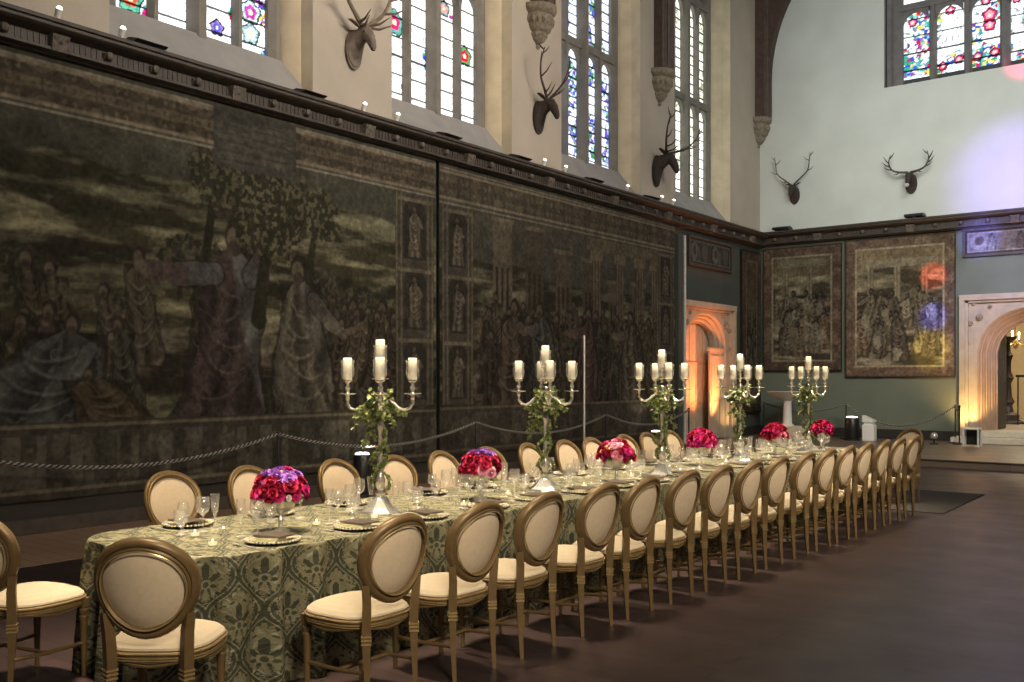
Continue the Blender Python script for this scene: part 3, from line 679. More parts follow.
m = MB(); m.bbox(-.06, .0, 0, 1.0, 0, 2.75, .012); obj('door_board', m, oak_dark, t, smooth=False)
m = MB()
for k in range(4): m.box(0, .015, .06+k*.24, .24+k*.24, .1, 2.6)
obj('door_panel', m, oak, t, smooth=False)
m = MB(); m.lathe([(.02, 0), (.035, .01), (.02, .04)], 10, (0.02, .9, 1.1)); obj('door_knob', m, iron, t)
t = thing('candle_stand', 'tall turned dark wooden stand beyond the end doorway', 'stand', (-4.98, 28.6, .43))
m = MB(); m.lathe([(.34, 0), (.34, .06), (.26, .1), (.28, .25), (.14, .32), (.1, .5), (.16, .6), (.09, .75), (.07, 1.1), (.14, 1.25), (.07, 1.4), (.07, 1.7), (.12, 1.85), (.06, 1.95), (.05, 2.2), (.2, 2.3), (.22, 2.36), (0, 2.36)], 14); obj('turned_column', m, oak_dark, t)
m = MB()
for k in range(3):
    a = 2*PI*k/3; m.tube([(.2*math.cos(a), .2*math.sin(a), .1), (.42*math.cos(a), .42*math.sin(a), .02)], [.06, .04], 6)
obj('foot', m, oak_dark, t)
t = thing('stair_rail', 'dark metal handrail in the passage beyond the end doorway', 'handrail', (-4.68, 28.2, .43))
m = MB(); m.tube([(-.05, 0, 1.3), (.9, 0, 1.3)], .035, 8); obj('hand_bar', m, iron, t)
for k in range(3): m = MB(); m.tube([(k*.42, 0, 0), (k*.42, 0, 1.3)], .02, 6); obj('baluster', m, iron, t)
t = thing('chandelier', 'lit candle chandelier hanging in the passage beyond the end doorway', 'chandelier', (-4.97, 29.6, 2.75))
m = MB(); m.lathe([(.0, -.28), (.05, -.24), (.09, -.12), (.05, 0), (.03, .3), (.02, 1.95)], 10); obj('shaft', m, gold_line, t)
for k in range(8):
    a = 2*PI*k/8; c, s = math.cos(a), math.sin(a)
    m = MB(); m.tube([(.06*c, .06*s, -.1), (.25*c, .25*s, -.2), (.45*c, .45*s, -.12), (.5*c, .5*s, .0)], .014, 6); m.lathe([(.05, 0), (.055, .02), (.0, .02)], 8, (.5*c, .5*s, 0)); ar = obj('arm', m, gold_line, t)
    m = MB(); m.lathe([(.016, 0), (.016, .12), (0, .12)], 6, (.5*c, .5*s, .02)); m.ball((.5*c, .5*s, .18), (.025, .025, .05), 6, 6); obj('candle_bulb', m, bulb, ar)

# ------------------------------------------------------------------ tapestries and painted panels
OL = [(.042, .036, .024), (.050, .042, .03), (.035, .034, .026), (.058, .047, .032), (.032, .026, .02)]
def tap_hills(U, V):            # U from the near end, V upwards, metres
    A = Art(U, V, 11); A.C[:] = np.array((.030, .029, .022)); W = U.max(); H = V.max()
    A.C *= (.75+.6*fbm(U*.5, V, .9, 4, 3))[..., None]*(1+.35*np.clip(V-2.9, 0, 2)/2)[..., None]
    A.hills(7, 1.15, 3.65, [(.055, .052, .033), (.085, .077, .048), (.043, .040, .027), (.075, .068, .042), (.048, .042, .03), (.040, .034, .024)])
    for k in range(9): A.tree(.4+k*1.0+A.r.uniform(-.3, .3), 2.0+A.r.uniform(-.4, .5), .5, .2+.15*A.r.random(), (.022, .021, .015), (.045, .042, .027))
    A.crowd(7, 1.0, 3.9, 1.35, 1.35, OL); A.crowd(6, .9, 3.2, .95, 1.1, OL)
    A.crowd(8, 6.5, 8.0, .8, 1.5, OL); A.crowd(5, 6.4, 8.0, 1.6, .9, OL)
    A.crowd(9, .6, 3.6, .8, 1.25, OL); A.crowd(7, 6.3, 8.0, 1.15, 1.2, OL)
    A.robe(2.25, .55, 1.5, (.044, .044, .042), lean=.42, arm=[(.35, .5)], w=.42)        # seated listeners at the left
    A.robe(3.55, .5, .95, (.045, .034, .022), lean=-.6, arm=[(-.4, .3)], w=.5)
    A.robe(4.75, .62, 2.75, (.040, .030, .027), lean=.10, arm=[(-.40, .74), (.30, .95)], w=.21, cloak=(.048, .046, .043))
    A.tree(5.35, 2.1, 1.75, .60, (.022, .021, .014), (.072, .064, .04)); A.tree(6.2, 2.7, 1.05, .36, (.022, .021, .014), (.066, .058, .037))
    A.tree(4.55, 2.9, 1.1, .34, (.022, .021, .014), (.060, .055, .034))
    A.robe(6.15, .66, 2.35, (.062, .055, .043), lean=-.05, arm=[(.30, .55)], w=.20, cloak=(.045, .04, .034))
    # borders
    A.put(A.rect(0, W, 0, .85), (.030, .027, .021)); n = fbm(U, V*.6, 6, 90, 3)
    A.put(A.rect(0, W, .12, .72)*np.clip((n-.5)*10, 0, 1), (.052, .047, .037))
    for k in range(24):
        x = .2+k*.37; A.put(A.rect(x, x+.10+.05*(k % 3), .15, .70), np.array((.058, .053, .043))*(1 if k % 4 else .5), .75)
    for z in (.1, .8): A.put(A.rect(0, W, z-.02, z+.02), (.085, .072, .05))
    A.frieze(0, W, H-.52, H-.10, (.036, .029, .021), (.064, .052, .037))
    A.put(A.rect(0, W, H-.60, H-.57), (.13, .115, .09)); A.put(A.rect(0, W, H-.08, H-.05), (.13, .115, .09))
    A.put(A.rect(4.65, 5.98, H-.8, H-.04), (.036, .034, .029)); A.put(A.rect(4.72, 5.91, H-.74, H-.1)*np.clip((fbm(U*.4, V*6, 4, 8, 2)-.47)*8, 0, 1), (.052, .047, .037))
    for k in range(5): A.put(A.rect(4.85, 5.78, H-.68+k*.11, H-.64+k*.11)*np.clip((vnoise(U*14, V*0+k, 1, 6)-.3)*4, 0, 1), (.062, .056, .046), .6)
    niche(A, W-.92, W-.06, .9, H-.62)
    return A.finish(1.25)
def niche(A, a, b, z0, z1):
    A.put(A.rect(a, b, z0, z1), (.040, .035, .027)); c = (a+b)/2; w = b-a
    for x in (a+.03, a+.13, b-.13, b-.03): A.put(A.rect(x-.015, x+.015, z0, z1), (.078, .067, .048))
    h = (z1-z0)/3
    for k in range(3):
        z = z0+k*h; A.put(A.rect(a+.18, b-.18, z+.08, z+h*.72), (.022, .019, .016)); A.put(A.ell(c, z+h*.72, w*.30, w*.28, .01), (.022, .019, .016))
        A.robe(c, z+.12, h*.74, (.075, .064, .048), arm=[(.18, .6)], w=.17)
        A.put(A.rect(a+.05, b-.05, z+h-.12, z+h-.06), (.085, .072, .052))
def tap_city(U, V):
    A = Art(U, V, 23); A.C[:] = np.array((.040, .037, .028)); W = U.max(); H = V.max()
    A.C *= (.7+.6*fbm(U, V*.8, .9, 41, 3))[..., None]
    A.hills(4, 1.3, 3.2, [(.055, .050, .034), (.07, .06, .04), (.045, .038, .027), (.05, .04, .028)])
    for k in range(7):       # towers and columns of a generic town
        x = 1.4+k*.95; hh = 1.4+1.1*A.r.random(); A.put(A.rect(x, x+.55, 1.6, 1.6+hh), np.array((.060, .049, .035))*(.7+.5*A.r.random()), .9)
        for q in range(3): A.put(A.rect(x+.08+q*.15, x+.15+q*.15, 1.8+hh*.3, 1.9+hh*.55), (.025, .02, .016))
        A.put(A.rect(x-.06, x+.61, 1.6+hh, 1.68+hh), (.078, .066, .046))
    for x in (4.6, 5.5, 6.35, 7.0): A.put(A.rect(x, x+.3, .95, 3.7), np.array((.062, .050, .035))*(.7+.6*np.sin((U-x)*30)[..., None]**2)); A.put(A.rect(x-.08, x+.38, 3.65, 3.85), (.085, .07, .048))
    A.put(A.rect(4.4, 7.4, 3.85, 4.1), (.07, .058, .04))
    A.crowd(16, 1.0, 7.2, 1.5, 1.15, OL); A.crowd(13, 1.1, 7.1, .95, 1.55, OL); A.crowd(9, 1.2, 7.0, .7, 1.7, OL)
    for x, c in ((1.8, (.055, .043, .033)), (3.0, (.048, .046, .040)), (4.3, (.055, .036, .03)), (6.0, (.06, .05, .038))): A.robe(x, .75, 1.95, c, lean=A.r.uniform(-.15, .15), arm=[(A.r.choice((-.32, .32)), .72)], w=.19)
    A.put(A.rect(0, W, 0, .8), (.034, .030, .024)); n = fbm(U, V*.7, 6, 92, 3)
    A.put(A.rect(0, W, .1, .7)*np.clip((n-.5)*10, 0, 1), (.055, .047, .036))
    for z in (.08, .78): A.put(A.rect(0, W, z-.02, z+.02), (.075, .063, .045))
    A.frieze(0, W, H-.55, H-.12, (.040, .033, .025), (.064, .053, .038))
    A.put(A.rect(0, W, H-.65, H-.62), (.115, .10, .075)); A.put(A.rect(0, W, H-.08, H-.05), (.115, .10, .075))
    niche(A, .06, .85, .85, H-.66); niche(A, W-.85, W-.06, .85, H-.66)
    return A.finish(1.15)
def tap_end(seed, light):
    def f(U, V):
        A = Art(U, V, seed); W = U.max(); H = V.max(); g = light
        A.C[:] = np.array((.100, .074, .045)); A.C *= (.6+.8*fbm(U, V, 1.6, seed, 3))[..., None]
        A.hills(3, 1.5, 2.6, [(.10, .085, .055), (.075, .062, .042), (.11, .09, .06)])
        for x in (.55, 1.2, 1.85): A.put(A.rect(x, x+.16, 1.3, 2.8), np.array((.13, .105, .07))*(.7+.5*np.sin((U-x)*40)[..., None]**2))
        A.put(A.rect(.4, W-.4, 2.75, 2.95), (.13, .11, .075))
        pal = [(.10, .08, .055), (.14, .115, .075), (.07, .055, .042), (.12, .085, .055), (.16, .135, .095)]
        A.crowd(7, .4, W-.4, 1.15, 1.0, pal); A.crowd(5, .4, W-.4, .65, 1.1, pal); A.crowd(3, .4, W-.4, .4, 1.15, pal)
        for k in range(14): A.put(A.ell(A.r.uniform(.4, W-.4), A.r.uniform(.4, 2.2), .10, .16, .2), np.array((.19, .165, .115))*A.r.uniform(.5, 1), .6)
        bd = .27; base = (.075, .050, .036)
        edge = np.minimum(np.minimum(U, W-U), np.minimum(V, H-V)); m = A.soft(edge-bd); n = np.clip((fbm(U, V, 8, seed+8, 3)-.52)*12, 0, 1)
        A.put(m, base); A.put(m*n, (.12, .088, .06), .7); A.put(A.soft(np.abs(edge-bd)-.022), (.19, .16, .11)); A.put(A.soft(edge-.03), (.03, .022, .016))
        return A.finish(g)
    return f
def sag(W, k, amp):
    return lambda U, V: amp*(np.sin(U*k+.8*np.sin(V*1.1))+.5*np.sin(U*k*2.3+1+V*.6))*np.clip((V.max()-V)/V.max()+.15, 0, 1)+amp*1.6
TX = XW+.06
a0 = 2.6
t = sheet('tapestry', (TX, a0, .36), (0, 1, 0), (0, 0, 1), 11.44-a0, 4.83, 640, 350, tap_hills, tapestry_mat, sag(1, 3.1, .012), nrm=(1, 0, 0))
tag(t, 'huge dark tapestry of a robed preacher under a tree before green hills', 'tapestry', 'wall tapestries')
t = sheet('tapestry', (TX, 11.53, .40), (0, 1, 0), (0, 0, 1), 8.1, 4.79, 480, 320, tap_city, tapestry_mat, sag(1, 2.7, .012), nrm=(1, 0, 0))
tag(t, 'long dark tapestry crowded with small figures and columns, left of the orange lit doorway', 'tapestry', 'wall tapestries')
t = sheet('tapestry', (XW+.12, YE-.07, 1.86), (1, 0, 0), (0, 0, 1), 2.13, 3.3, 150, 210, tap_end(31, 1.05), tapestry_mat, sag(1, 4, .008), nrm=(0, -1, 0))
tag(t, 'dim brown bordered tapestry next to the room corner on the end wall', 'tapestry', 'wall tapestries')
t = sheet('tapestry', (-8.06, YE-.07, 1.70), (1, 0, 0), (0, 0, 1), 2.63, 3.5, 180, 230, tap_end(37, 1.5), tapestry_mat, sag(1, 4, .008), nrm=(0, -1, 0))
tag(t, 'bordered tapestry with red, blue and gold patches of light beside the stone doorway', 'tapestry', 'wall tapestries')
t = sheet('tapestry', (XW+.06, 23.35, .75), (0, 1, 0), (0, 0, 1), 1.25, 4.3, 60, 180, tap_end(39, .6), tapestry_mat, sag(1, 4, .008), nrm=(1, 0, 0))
tag(t, 'narrow dark tapestry strip on the long wall between doorway and corner', 'tapestry', 'wall tapestries')
def heraldry(seed, base, pal, n):
    def f(U, V):
        A = Art(U, V, seed); W = U.max(); H = V.max(); A.C[:] = np.array(base); A.C *= (.6+.8*A.grain)[..., None]
        for k in range(n):
            x = W*(k+.5)/n; c = pal[k % len(pal)]; A.put(A.ell(x, H*.5, W/n*.33, H*.36, .05), c); A.put(A.ell(x, H*.55, W/n*.16, H*.2, .05), np.asarray(pal[(k+1) % len(pal)])*.6)
            A.robe(x+W/n*.42, .08*H, H*.8, np.asarray(c)*.8, w=.2)
        e = np.minimum(np.minimum(U, W-U), np.minimum(V, H-V)); A.put(A.soft(e-.05), (.05, .038, .026)); A.put(A.soft(np.abs(e-.06)-.012), np.asarray(pal[0])*1.2)
        return A.finish()
    return f
def framed(name, label, org, eu, W, H, nrm, paint):
    t = sheet(name, org, eu, (0, 0, 1), W, H, int(W*55), int(H*80), paint, panel_mat, nrm=nrm, thick=.03); tag(t, label, 'painting')
    o, e, n = Vector(org), Vector(eu), Vector(nrm); m = MB()
    for (a, b, c, d) in ((-.05, W+.05, -.06, .0), (-.05, W+.05, H, H+.06), (-.05, 0, 0, H), (W, W+.05, 0, H)):
        p = [o+e*u+Vector((0, 0, z))+n*q for q in (-.03, .03) for u in (a, b) for z in (c, d)]
        m.add(p, [(0, 1, 3, 2), (4, 6, 7, 5), (0, 4, 5, 1), (2, 3, 7, 6), (0, 2, 6, 4), (1, 5, 7, 3)])
    obj('frame', m, oak, t, smooth=False); return t
framed('heraldic_panel', 'small dark painted panel with arms above the orange lit doorway', (XW+.05, 20.4, 4.42), (0, 1, 0), 2.3, .6, (1, 0, 0), heraldry(51, (.035, .036, .032), [(.10, .095, .08), (.07, .06, .05)], 4))
framed('heraldic_panel', 'painted panel in blue light above the stone doorway of the end wall', (-5.22, YE-.05, 4.62), (1, 0, 0), 3.1, .56, (0, -1, 0), heraldry(53, (.13, .125, .115), [(.22, .20, .17), (.16, .12, .10)], 5))
m = MB(); m.tube([(XW+.13, 20.02, ZD), (XW+.13, 20.02, 5.0)], .035, 8); tag(obj('conduit_pipe', m, pale_steel), 'pale vertical pipe running up the wall left of the orange lit doorway', 'pipe')
m = MB(); m.bbox(XW+.02, XW+.14, 19.70, 19.92, .2, 5.0, .01); struct('trim_3', m, green_dark, smooth=False)

# ------------------------------------------------------------------ stag heads
def antler(m, base, pts, tines, r0):
    base = Vector(base); P = [base+Vector(p) for p in pts]; n = len(P)
    # smooth the beam
    Q = []
    for i in range(n-1):
        p0, p1, p2, p3 = P[max(i-1, 0)], P[i], P[i+1], P[min(i+2, n-1)]
        for k in range(4):
            t = k/4; Q.append(.5*((2*p1)+(p2-p0)*t+(2*p0-5*p1+4*p2-p3)*t*t+(3*p1-p0-3*p2+p3)*t**3))
    Q.append(P[-1]); m.tube(Q, [r0*(1-.72*i/(len(Q)-1)) for i in range(len(Q))], 7)
    for f, d, l in tines:
        s = Q[int(f*(len(Q)-1))]; d = Vector(d).normalized(); e = s+d*l; mid = s+d*l*.5+Vector((0, 0, -.06*l))
        m.tube([s, mid, e+Vector((0, 0, .10*l))], [r0*.62*(1-.3*f), r0*.45, r0*.12], 6)
def stag(name, label, loc, rz, kind, hm, am, s=1.0, tilt=0):
    """faces local +x; antlers spread along local y"""
    t = thing(name, label, 'stag head', loc, rz, 'mounted stag heads')
    def tr(m): return m.xf(Matrix.Rotation(tilt, 4, 'Y') @ Matrix.Scale(s, 4))
    m = MB()          # neck growing out of the wall and the drooping head, one skin
    ring = []; spine = [(0, -.16, .17, .33), (.05, -.15, .19, .32), (.11, -.08, .17, .26), (.19, .02, .14, .19), (.26, .09, .125, .14), (.34, .07, .115, .12), (.41, -.02, .09, .10), (.46, -.13, .07, .08), (.49, -.22, .058, .06), (.495, -.27, .03, .03)]
    for i, (x, z, w, h) in enumerate(spine):
        a = spine[max(i-1, 0)]; b = spine[min(i+1, len(spine)-1)]; d = Vector((b[0]-a[0], 0, b[1]-a[1])).normalized()
        up = Vector((-d.z, 0, d.x)); ring.append([(x+up.x*h*math.sin(q)*1, w*math.cos(q), z+up.z*h*math.sin(q)) if i > 3 else (x+.06*math.sin(q)*(i > 1), w*math.cos(q), z+h*math.sin(q)) for q in [2*PI*k/14 for k in range(14)]])
    for a, b in zip(ring, ring[1:]): m.strip(a, b, True)
    m.add(ring[-1], [tuple(range(14))]); m.add(ring[0], [tuple(range(14))[::-1]])
    obj('head', tr(m), hm, t, angle=60)
    m = MB(); m.prism([(.20*math.cos(q), -.17+.36*math.sin(q)) for q in [2*PI*k/22 for k in range(22)]], 'x', .0, .035); obj('wall_shield', tr(m), hm, t, smooth=False)
    for sd in (-1, 1):
        m = MB(); m.tube([(.25, sd*.09, .16), (.23, sd*.18, .22), (.2, sd*.27, .26), (.19, sd*.32, .255)], [.03, .055, .04, .008], 7, .5); obj('ear', tr(m), hm, t)
        m = MB(); m.ball((.37, sd*.105, .07), .022, 7, 5); obj('eye', tr(m), black, t)
        m = MB(); kind(m, sd); obj('antler', tr(m), am, t)
    m = MB(); m.ball((.485, 0, -.24), (.04, .055, .04), 8, 6); obj('nose', tr(m), black, t)
    return t
def beam_tall(m, s):
    antler(m, (.26, s*.05, .2), [(0, 0, 0), (.04, s*.14, .14), (.08, s*.34, .36), (.16, s*.46, .64), (.26, s*.46, .92)],
           [(.10, (.9, s*.25, .55), .34), (.22, (.8, s*.4, .4), .30), (.52, (.75, -s*.05, .65), .36), (.80, (.5, s*.6, .6), .22), (.90, (.4, -s*.6, .7), .2), (.97, (-.5, s*.5, .7), .2)], .034)
def beam_wide(m, s):
    antler(m, (.26, s*.05, .2), [(0, 0, 0), (.10, s*.25, .08), (.22, s*.55, .20), (.34, s*.78, .40), (.45, s*.88, .62)],
           [(.10, (.95, s*.2, .25), .4), (.26, (.85, s*.35, .25), .36), (.55, (.7, s*.7, .25), .34), (.76, (.6, s*.7, .6), .26), (.88, (.5, -s*.5, .7), .24), (.96, (.1, s*.8, .6), .22)], .034)
def beam_heavy(m, s):
    antler(m, (.26, s*.05, .2), [(0, 0, 0), (.03, s*.16, .12), (.06, s*.42, .36), (.10, s*.56, .72), (.14, s*.52, 1.1)],
           [(.06, (.85, s*.5, -.05), .5), (.16, (.9, s*.3, .15), .42), (.5, (.8, s*.5, .1), .42), (.72, (.5, s*.8, .5), .34), (.85, (.5, -s*.6, .7), .3)], .05)
def beam_palm(m, s):
    antler(m, (.26, s*.05, .2), [(0, 0, 0), (.08, s*.26, .02), (.12, s*.50, .12), (.12, s*.62, .38), (.12, s*.56, .66)],
           [(.30, (.7, s*.6, -.45), .3), (.5, (.4, s*.9, .3), .3), (.66, (.3, s*.9, .6), .3), (.78, (.3, s*.6, .8), .28), (.88, (.1, -s*.7, .7), .24)], .046)
def beam_even(m, s):
    antler(m, (.26, s*.05, .2), [(0, 0, 0), (.02, s*.22, .18), (.02, s*.55, .48), (.02, s*.62, .86), (.02, s*.66, 1.18)],
           [(.08, (.8, s*.55, .1), .36), (.2, (.8, s*.6, .05), .32), (.5, (.2, s*.9, .35), .3), (.78, (.1, -s*.8, .55), .28), (.90, (.1, s*.7, .6), .2)], .034)
stag('stag_head', 'grey brown carved stag head with thick pale antlers, nearest on the long wall', (XW+.012, 9.70, 6.66), .05, beam_heavy, hide_grey, antler_pale, .82)
stag('stag_head', 'dark stag head with upright branched antlers under the first stone corbel', (XW+.008, 14.36, 6.68), .03, beam_tall, hide, antler_mat, .86)
stag('stag_head', 'dark stag head with wide antlers crossing the fourth tall window', (XW+.026, 18.85, 6.48), .12, beam_wide, hide, antler_mat, .98)
stag('stag_head', 'dark stag head with tall even antlers on the pale end wall near the corner', (-9.42, YE-.006, 6.66), -PI/2, beam_even, hide, antler_mat, .68)
t = stag('stag_head', 'dark stag head with spreading hand shaped antlers on the end wall below the window', (-6.46, YE-.006, 6.60), -PI/2, beam_palm, hide, antler_mat, .70)
m = MB(); m.ball((.455, 0, -.22), (.05, .07, .05), 8, 6); obj('pale_muzzle', m, muzzle_mat, t)

# ------------------------------------------------------------------ small lamps on the cornice and on the floor
CO = {'white': ('small white spotlight on the cornice %s', 'spotlight'), 'black': ('flat black floodlight lying on the cornice %s', 'floodlight')}
for y, wh in ((5.2, 'above the near tapestry, furthest left in view'), (5.94, 'at the left corner of the nearest window'), (9.74, 'below the nearest stag head'), (10.43, 'at the left corner of the second window'),
              (14.28, 'below the middle stag head'), (14.97, 'at the left corner of the third window'), (17.27, 'at the right side of the third window'), (18.75, 'below the stag head by the fourth window'), (19.31, 'at the left corner of the fourth window')):
    t = thing('cornice_spotlight', CO['white'][0] % wh, CO['white'][1], (XW+.2, y, 5.54), 0, 'white cornice spotlights')
    m = MB(); m.lathe([(.05, 0), (.05, .015), (.018, .02), (.018, .09)], 10); obj('lamp_base', m, white_paint, t)
    ax = Matrix.Rotation(.5, 4, 'Y'); m = MB(); m.lathe([(.02, -.05), (.035, -.04), (.04, .04), (.036, .045)], 10, (.0, 0, .12), ax, cap=True); obj('lamp_head', m, white_paint, t)
    m = MB(); m.lathe([(.0, .075), (.02, .070), (.034, .047)], 10, (0, 0, .12), ax, cap=False); obj('lamp_lens', m, lamp_lens, t)
for y, wh in ((6.23, 'below the nearest window'), (8.69, 'left of the nearest stag head'), (11.58, 'below the second window'), (13.49, 'left of the middle stag head'), (15.92, 'below the third window'), (18.25, 'left of the stag head by the fourth window')):
    t = thing('cornice_floodlight', CO['black'][0] % wh, CO['black'][1], (XW+.17, y, 5.54), 0, 'black cornice floodlights')
    m = MB(); m.bbox(-.12, .12, -.03, .03, 0, .035, .008); obj('bracket', m, black, t)
    m = MB(); m.prism([(-.14, .03), (.16, .03), (.2, .05), (.02, .10), (-.14, .08)], 'y', -.2, .2); obj('lamp_housing', m, black, t, smooth=False)
for x, wh in ((-9.7, 'above the tapestry in the corner'), (-6.33, 'left of the blue lit panel')):
    t = thing('cornice_floodlight', 'flat black floodlight lying on the end wall cornice ' + wh, 'floodlight', (x, YE-.2, 5.58), PI/2, 'black cornice floodlights')
    m = MB(); m.bbox(-.12, .12, -.03, .03, 0, .05, .008); obj('bracket', m, black, t)
    m = MB(); m.prism([(-.14, .05), (.16, .05), (.2, .08), (.02, .13), (-.14, .11)], 'y', -.22, .22); obj('lamp_housing', m, black, t, smooth=False)
def uplighter(label, x, y, z, h, r=.13):
    t = thing('floor_uplighter', label, 'uplighter', (x, y, z), 0, 'floor uplighters')
    m = MB(); m.lathe([(r*.9, 0), (r, .02), (r, h-.02), (r*.92, h), (r*.84, h), (r*.8, h-.05), (0, h-.05)], 18); obj('can', m, black, t)
    m = MB(); m.lathe([(0, h+.03), (r*.4, h+.026), (r*.7, h+.018), (r*.83, h-.012)], 18, cap=False); obj('lens', m, lamp_lens, t)
    m = MB(); m.lathe([(r*1.15, 0), (r*1.15, .03), (r, .04)], 18); obj('foot_ring', m, iron, t)
uplighter('black floor uplighter glowing behind the far chairs by the first candelabrum', -9.9, 9.42, .004, .60)
uplighter('black floor uplighter glowing low before the second tapestry, behind the third candelabrum', -9.9, 17.98, .004, .53)
uplighter('black floor uplighter with glowing top before the green end wall', -7.55, 23.55, ZD, .56, .17)
def stanchion(label, x, y, z, h=.98, mat=iron):
    t = thing('rope_stanchion', label, 'stanchion', (x, y, z), 0, 'rope barrier posts')
    m = MB(); m.lathe([(.15, 0), (.15, .012), (.05, .03), (.02, .05)], 16); obj('base', m, mat, t)
    m = MB(); m.lathe([(.016, .03), (.016, h-.03), (.024, h-.03), (.026, h-.01), (.012, h)], 10); obj('post', m, mat, t)
def rope(label, a, b, dip, r=.021):
    a, b = Vector(a), Vector(b); n = 110; m = MB(); P = []
    Ln = (b-a).length
    for i in range(n+1):
        t = i/n; p = a.lerp(b, t); p.z -= dip*4*t*(1-t); P.append(p)
    side = (b-a).cross(Vector((0, 0, 1))).normalized()
    for ph in range(4):
        Q = []
        for i, p in enumerate(P):
            w = i*Ln/n/.13*2*PI+ph*PI/2; Q.append(p+side*(r*.55*math.cos(w))+Vector((0, 0, r*.55*math.sin(w))))
        m.cur = ph % 2; m.tube(Q, r*.62, 5)
    o = obj('barrier_rope', m, [rope_light, rope_dark]); return tag(o, label, 'rope', 'barrier ropes')
ys = [3.9, 7.85, 11.82, 15.8, 19.3]
wl = ['furthest left', 'before the seam below the preacher', 'at the seam of the two long tapestries', 'in the middle of the second tapestry', 'near the orange lit doorway']
for y, w in zip(ys, wl): stanchion('slim dark barrier post before the long wall, ' + w, -9.8, y, .004 if y < YD else ZD, 1.0 if y < YD else .86)
for k, w in enumerate(('leftmost, under the preacher tapestry', 'under the right part of the preacher tapestry', 'under the left half of the second tapestry', 'under the right half of the second tapestry')):
    rope('twisted black and white rope hanging %s' % w, (-9.8, ys[k], .97), (-9.8, ys[k+1], .97), .26)
stanchion('slim dark barrier post before the green wall under the two end tapestries', -7.84, 24.0, ZD, .9)
stanchion('slim dark barrier post at the left foot of the end doorway', -5.3, 24.0, ZD, .9)
stanchion('dark barrier post standing forward of the end doorway, right of the other', -5.12, 23.6, ZD, .9)
stanchion('dark barrier post in the corner before the end wall', -10.0, 24.0, ZD, .9)
rope('twisted rope hanging below the patchily lit end tapestry', (-7.84, 24, 1.02), (-5.3, 24, 1.02), .5)
rope('twisted rope hanging below the dim corner tapestry', (-10.0, 24, 1.02), (-7.84, 24, 1.02), .2)
rope('short twisted rope between the two posts by the end doorway', (-5.3, 24, 1.02), (-5.12, 23.6, 1.02), .10)
t = thing('slim_pole', 'tall thin pale pole standing before the second tapestry, right of the second candelabrum', 'pole', (-9.5, 14.56, .004))
m = MB(); m.lathe([(.16, 0), (.16, .015), (.03, .03)], 16); obj('base', m, pale_steel, t); m = MB(); m.lathe([(.022, .02), (.022, 2.44), (.01, 2.46)], 10); obj('shaft', m, pale_steel, t)
t = thing('information_stand', 'small white box stand before the green end wall', 'stand', (-7.12, 23.5, ZD))
m = MB(); m.bbox(-.14, .14, -.12, .12, 0, .40, .015); obj('box_body', m, white_paint, t, smooth=False)
m = MB(); m.prism([(-.13, .46), (.13, .46), (.13, .5), (-.13, .62)], 'y', -.13, .13); m.box(-.1, .1, -.1, .1, .39, .47); obj('sloping_top', m, white_paint, t, smooth=False)
t = thing('wide_bowl_stand', 'white pedestal with wide shallow bowl behind the fifth candelabrum', 'pedestal', (-9.2, 23.6, ZD))
m = MB(); m.bbox(-.5, .5, -.3, .3, 0, .30, .02); obj('plinth', m, pbr('cream_block', (.55, .5, .36), .6), t, smooth=False)
m = MB(); m.lathe([(.16, .3), (.16, .33), (.115, .36), (.10, .9), (.12, .95)], 16); obj('column', m, white_paint, t)
m = MB(); m.lathe([(.1, .93), (.2, .99), (.42, 1.1), (.52, 1.18), (.5, 1.18), (.4, 1.12), (0, 1.04)], 20); obj('bowl', m, white_paint, t)
t = thing('low_stool', 'small grey open framed box at the foot of the end doorway', 'stool', (-4.72, 22.95, ZD))
m = MB(); m.bbox(-.17, .17, -.15, .15, .38, .42, .01); obj('top', m, pale_steel, t, smooth=False)
for a in (-1, 1):
    for b in (-1, 1): m = MB(); m.bbox(a*.15-.02, a*.15+.02, b*.13-.02, b*.13+.02, 0, .39, .005); obj('leg', m, pale_steel, t, smooth=False)
m = MB(); m.box(-.14, .14, .1, .12, .04, .38); obj('back_board', m, black, t, smooth=False)
t = thing('floor_spotlight', 'small chrome spotlight on the dais beside the barrier post', 'spotlight', (-5.6, 23.3, ZD))
m = MB(); m.lathe([(.1, 0), (.1, .02), (.02, .03), (.02, .12)], 12); obj('lamp_base', m, black, t); m = MB(); m.ball((0, 0, .19), .085, 12, 8); obj('lamp_head', m, silver, t)
m = MB(); m.bbox(-4.9, -2.92, 12.6, 15.0, 0.0, .012, .004); tag(obj('floor_mat', m, mat_rug, smooth=False), 'dark rectangular mat lying on the boards past the last chairs', 'mat')

# ------------------------------------------------------------------ the long table
def CX(y): return -4.80+.04*(y-4)
TY0, TY1, HALF, TZ = 2.84, 12.8, .64, .76
def T(u, v): return (CX(u)+v, u)
t = thing('banquet_table', 'long trestle table hidden under the green damask cloth', 'table', (0, 0, 0))
m = MB()
c0, c1 = TY0+.25, TY1-.25
m.add([(CX(a)+b, a, z) for z in (TZ-.05, TZ-.022) for a, b in ((c0, -.5), (c0, .5), (c1, .5), (c1, -.5))], [(3, 2, 1, 0), (4, 5, 6, 7), (0, 1, 5, 4), (1, 2, 6, 5), (2, 3, 7, 6), (3, 0, 4, 7)])
obj('tabletop', m, oak, t, smooth=False)
for y in (3.4, 6.3, 9.3, 12.2):
    for s in (-1, 1):
        m = MB(); m.bbox(CX(y)+s*.4-.03, CX(y)+s*.4+.03, y-.03, y+.03, 0, TZ-.05, .006); obj('leg', m, oak, t, smooth=False)
